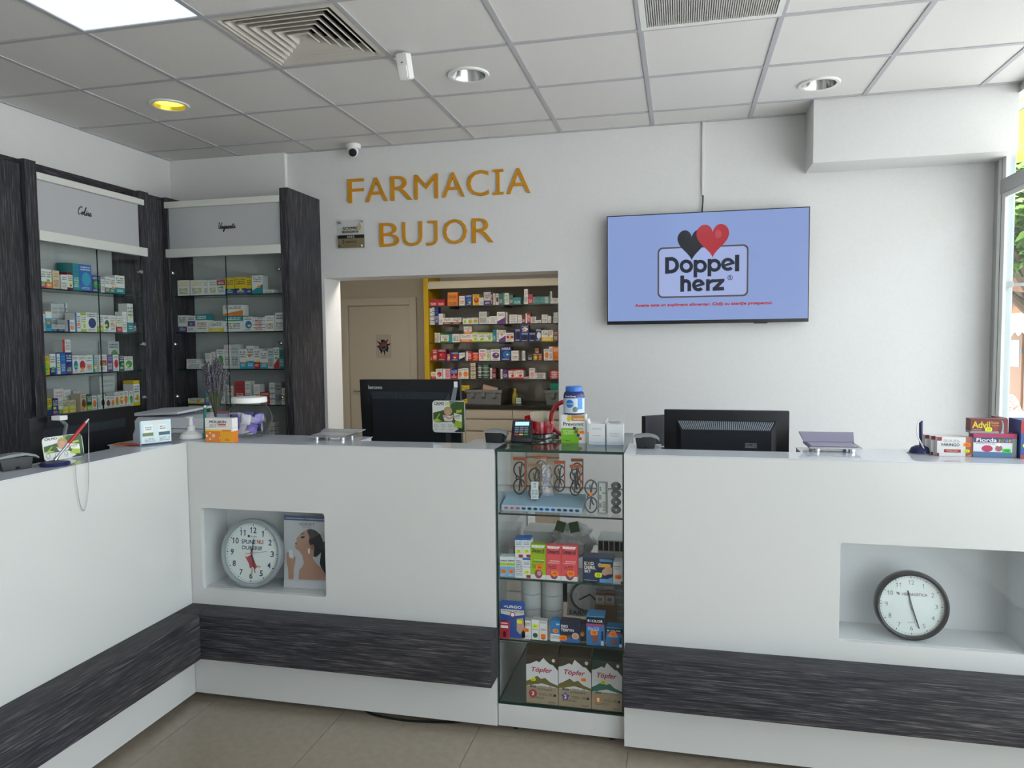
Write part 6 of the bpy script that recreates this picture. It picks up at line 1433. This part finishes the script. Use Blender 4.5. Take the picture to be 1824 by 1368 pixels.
flat(o, disc(.012, .032, .011, 14), -.0231, mat('fiorda_bear', '#a8606a', .5), 'figure_print'); flat(o, disc(.012, .045, .006, 14), -.0233, M_wink, 'figure_print'); sticker(o, .036, .024, -.0227, 'g', .026, .014, '44')
m = printmat('print_advil', '#6e2a2c', [('band', -1, .16, '#8d8d90'), ('circ', .62, .5, .18, .36, '#8a3a34'), ('rect', .9, -.1, 1.1, 1.1, '#7a3434'), ('circ', .82, .45, .07, .5, '#8aa0b8'), ('circ', .79, .5, .06, .5, '#6e2a2c'), ('text', .05, .2, .3, .3, '#b8a0a0', 1)])
o = link('medicine_box', carton_mesh(.116, .045, .05, m), None, (1.045, 2.843, TT+.0836)); tag(o, 'dark red Advil box lying on the FIORDA box', 'medicine box')
text(o, 'Advil', -.053, .002, .018, .042, -.0231, mat('advil_yellow', '#d8c02e', .5), .025); text(o, 'Raceala', .006, .03, .034, .042, -.0231, mat('advil_gold', '#c8a83a', .5)); text(o, 'si Gripa', .008, .03, .024, .031, -.0231, mat('advil_gold', '#c8a83a', .5)); sticker(o, -.002, .014, -.0227, 'y', .022, .014, '33')
m = printmat('print_blue_edge', '#3a5a98', [('rect', -.1, .66, .5, 1.1, '#b8343c'), ('circ', .25, .48, .14, .08, '#d8702c'), ('rect', -.1, -.1, .35, .1, '#b8444c'), ('text', .3, .3, .9, .6, '#d8dce8', 3)])
o = link('medicine_box', carton_mesh(.09, .1, .132, m), None, (1.182, 2.855, TT)); tag(o, 'blue and red box cut by the right picture edge', 'medicine box'); sticker(o, -.03, .045, -.0503, 'y', .018, .012)
o = link('medicine_box', carton_mesh(.018, .09, .13, printmat('print_maroon_side', '#7a3038', [('text', .2, .1, .8, .9, '#c8b8b8', 8)])), None, (1.120, 2.94, TT)); tag(o, 'narrow maroon box behind the FIORDA box', 'medicine box')
# cable under the counter
tag(MB().tube(catmull([(-1.45, 2.95, .005), (-1.30, 2.78, .005), (-1.15, 2.742, .005), (-1.0, 2.75, .005), (-.85, 2.79, .005), (-.75, 2.9, .005)], 8), .005, 6).build('floor_cable', M_black, world=True), 'black cable lying on the floor under the middle counter', 'cable')

# ================================================================ outside the window
M_pav = noisy('pavement', '#b2b2b0', '#bcbcba', 20, .9)
o = struct(bx('ground', M_pav, XR+.1, 40, -25, 45, -.25, -.12))
p = onX(1793, 500, 2.25); t = thing('downpipe', 'grey downpipe outside the window', 'pipe', (2.25, p.y, -.12))
MB().cyl((0, 0, 0), (0, 0, 4.2), .036, n=20).build('pipe', mat('zinc', '#8f9899', .5, .2), t, smooth=True); z = onX(1793, 507, 2.25).z
MB().cyl((0, 0, z+.10), (0, 0, z+.14), .042, n=20).build('clamp', mat('clamp_grey', '#777d7c', .5), t); MB().box(.03, .13, -.01, .01, z+.11, z+.13).build('clamp_arm', mat('clamp_grey', '#777d7c', .5), t)
# wooden kiosk opposite
KX = 6.0
def kz(v, u=1812): return onX(u, v, KX).z
ky = onX(1812, 600, KX).y
t = thing('wooden_kiosk', 'brown wooden kiosk with gable roof and pale scalloped awning across the street', 'kiosk', (KX+1.2, ky, -.12))
M_kw = noisy('kiosk_planks', '#6b4a30', '#83603f', 1.0, .7, .2, .3, (3, 40, 3)); M_kd = mat('kiosk_door_wood', '#8c6a52', .6)
zt, za, zb = kz(487), kz(560), kz(590)
Y0, Y1 = ky-3.2, ky+.42
bx('wall', M_kd, KX, KX+2.4, Y0, Y1, -.12, za, t)
n = 16
ymid = ky-1.4
for k in range(n):
    a = Y0+(Y1-Y0)*k/n; c = Y0+(Y1-Y0)*(k+1)/n; m_ = (a+c)/2; hz = zt+.9-abs(m_-ymid)*.62
    MB().box(KX-.02, KX+.02, a+.004, c-.004, za, max(hz, za+.05)).build('plank', M_kw, t, world=True)
for s in (-1, 1):
    b = MB(); L = (Y1-Y0)/2+.4; b.v = [(KX-.3, ymid, zt+1.1), (KX+2.6, ymid, zt+1.1), (KX+2.6, ymid+s*L, zt+1.1-L*.62), (KX-.3, ymid+s*L, zt+1.1-L*.62)]
    b.v += [(x, y, z+.08) for x, y, z in b.v]
    for f in ((0,1,2,3),(4,5,6,7),(0,1,5,4),(1,2,6,5),(2,3,7,6),(3,0,4,7)): b.face(f)
    b.build('roof_slope', mat('kiosk_roof', '#7a5236', .7), t, world=True)
b = MB(); N = 14
for k in range(N):
    a = Y0-.1+(Y1+.2-Y0)*k/N; c = Y0-.1+(Y1+.2-Y0)*(k+1)/N; m_ = (a+c)/2
    b.poly([(KX-.02, a, za+.02), (KX-.02, c, za+.02), (KX-.7, c, zb+.08), (KX-.7, a, zb+.08)])
    b.poly([(KX-.7, a, zb+.08), (KX-.7, c, zb+.08), (KX-.7, c, zb-.02), (KX-.7, m_, zb-.09), (KX-.7, a, zb-.02)])
b.build('awning', mat('awning_cream', '#cfc4ae', .8), t, world=True)
for k in range(3):
    a = Y1-.12-k*.72
    MB().box(KX-.05, KX-.01, a-.62, a, .25, zb-.05).build('door_leaf', M_kd, t, world=True, bevel=.01)
    MB().box(KX-.06, KX-.045, a-.54, a-.08, 1.0, zb-.16).build('door_pane', mat('kiosk_pane', '#9aa6a4', .15), t, world=True)
    MB().box(KX-.07, KX-.05, a-.66, a-.60, 1.25, 1.35).build('hinge', M_greyink, t, world=True)
# trees over the kiosk
def tree(label, x, y, h, r, seed, n):
    random.seed(seed); t = thing('street_tree', label, 'tree', (x, y, -.12))
    MB().tube([(0, 0, 0), (.05, .02, h*.4), (-.05, .05, h*.75), (0, 0, h)], [.09, .07, .05, .02], 8).build('trunk', mat('bark', '#4d3d2e', .9), t, smooth=True)
    b = MB()
    for k in range(7):
        a = random.random()*6.28; b.tube([(0, 0, h*.55+.25*k*h/7*.9), (.5*r*math.cos(a), .5*r*math.sin(a), h*.7+.2*k*h/7), (.95*r*math.cos(a), .95*r*math.sin(a), h*.72+.35*k*h/7)], [.05, .03, .01], 5)
    b.build('branches', mat('bark', '#4d3d2e', .9), t)
    b = MB()
    for k in range(n):
        a = random.random()*6.283; c = random.uniform(-1, 1); q = r*(.35+.65*random.random()**.5); s = math.sqrt(1-c*c)
        p = Vector((q*s*math.cos(a), q*s*math.sin(a), h+q*c*.75)); d = Vector((random.gauss(0, 1), random.gauss(0, 1), random.gauss(0, .6))).normalized(); e = d.orthogonal().normalized(); L = random.uniform(.07, .14)
        b.poly([p-d*L, p+e*L*.4, p+d*L, p-e*L*.4])
    stuff(b.build('foliage', noisy('leaf_green', '#38601c', '#6a9234', 2.5, .6), t)); return t
zc = onX(1815, 420, 5.0)
zc = onX(1815, 420, 4.4)
tree('green leafy tree seen through the window above the kiosk', 4.4, onX(1852, 420, 4.4).y, zc.z+.3, 1.05, 3, 5200)
tree('taller green tree standing behind the kiosk roof', 12.5, onX(1830, 420, 12.5).y, 5.6, 2.6, 4, 6000)
# yellow fascia over the pavement
p = onX(1822, 160, 2.7); q = onX(1822, 262, 2.7)
t = thing('yellow_fascia', 'yellow painted canopy edge outside the upper window', 'canopy', (2.9, p.y-1.0, q.z))
MB().box(-.2, .0, -2.6, 2.4, .0, p.z-q.z).build('board', mat('yellow_board', '#c9a63a', .7), t); MB().cyl((-.26, -2.6, .3), (-.26, 2.4, .3), .03, n=14).build('rail', mat('zinc', '#8f9899', .5, .2), t)
for yy in (-2.4, 2.3): MB().box(-.15, -.05, yy-.05, yy+.05, -q.z-.12, .0).build('post', mat('zinc', '#8f9899', .5, .2), t)
# white wire fan outside
p = onX(1800, 742, 2.9); t = thing('pedestal_fan', 'white wire-guard fan standing outside behind the window', 'fan', (2.9, p.y, -.12))
zc = p.z+.12; M_fw = mat('fan_white', '#dfe2e2', .5); R = .2
b = MB()
for k in range(28):
    a = 2*math.pi*k/28; b.tube([(-.06, .02*math.cos(a), zc+.02*math.sin(a)), (-.05, .11*math.cos(a), zc+.11*math.sin(a)), (0, R*math.cos(a), zc+R*math.sin(a)), (.05, .11*math.cos(a), zc+.11*math.sin(a))], .0025, 4)
for r, x in ((R, 0), (.14, -.035), (.07, -.056)): b.tube([(x, r*math.cos(q*.2618), zc+r*math.sin(q*.2618)) for q in range(24)], .003, 4, closed=True)
b.build('guard', M_fw, t); MB().cyl((0, 0, .03), (0, 0, zc-R), .014, n=12).build('pole', M_fw, t); MB().lathe([(0, 0), (.18, 0), (.17, .03), (0, .04)], n=28).build('base', M_fw, t)
MB().cyl((.0, 0, zc), (.1, 0, zc), .05, n=18).build('motor', M_fw, t)
for k in range(3):
    a = 2*math.pi*k/3; b = MB(); b.poly([(-.01, .02*math.cos(a), zc+.02*math.sin(a)), (.015, .15*math.cos(a+.3), zc+.15*math.sin(a+.3)), (-.01, .16*math.cos(a+.9), zc+.16*math.sin(a+.9)), (-.02, .03*math.cos(a+1.2), zc+.03*math.sin(a+1.2))]); b.build('blade', M_fw, t)
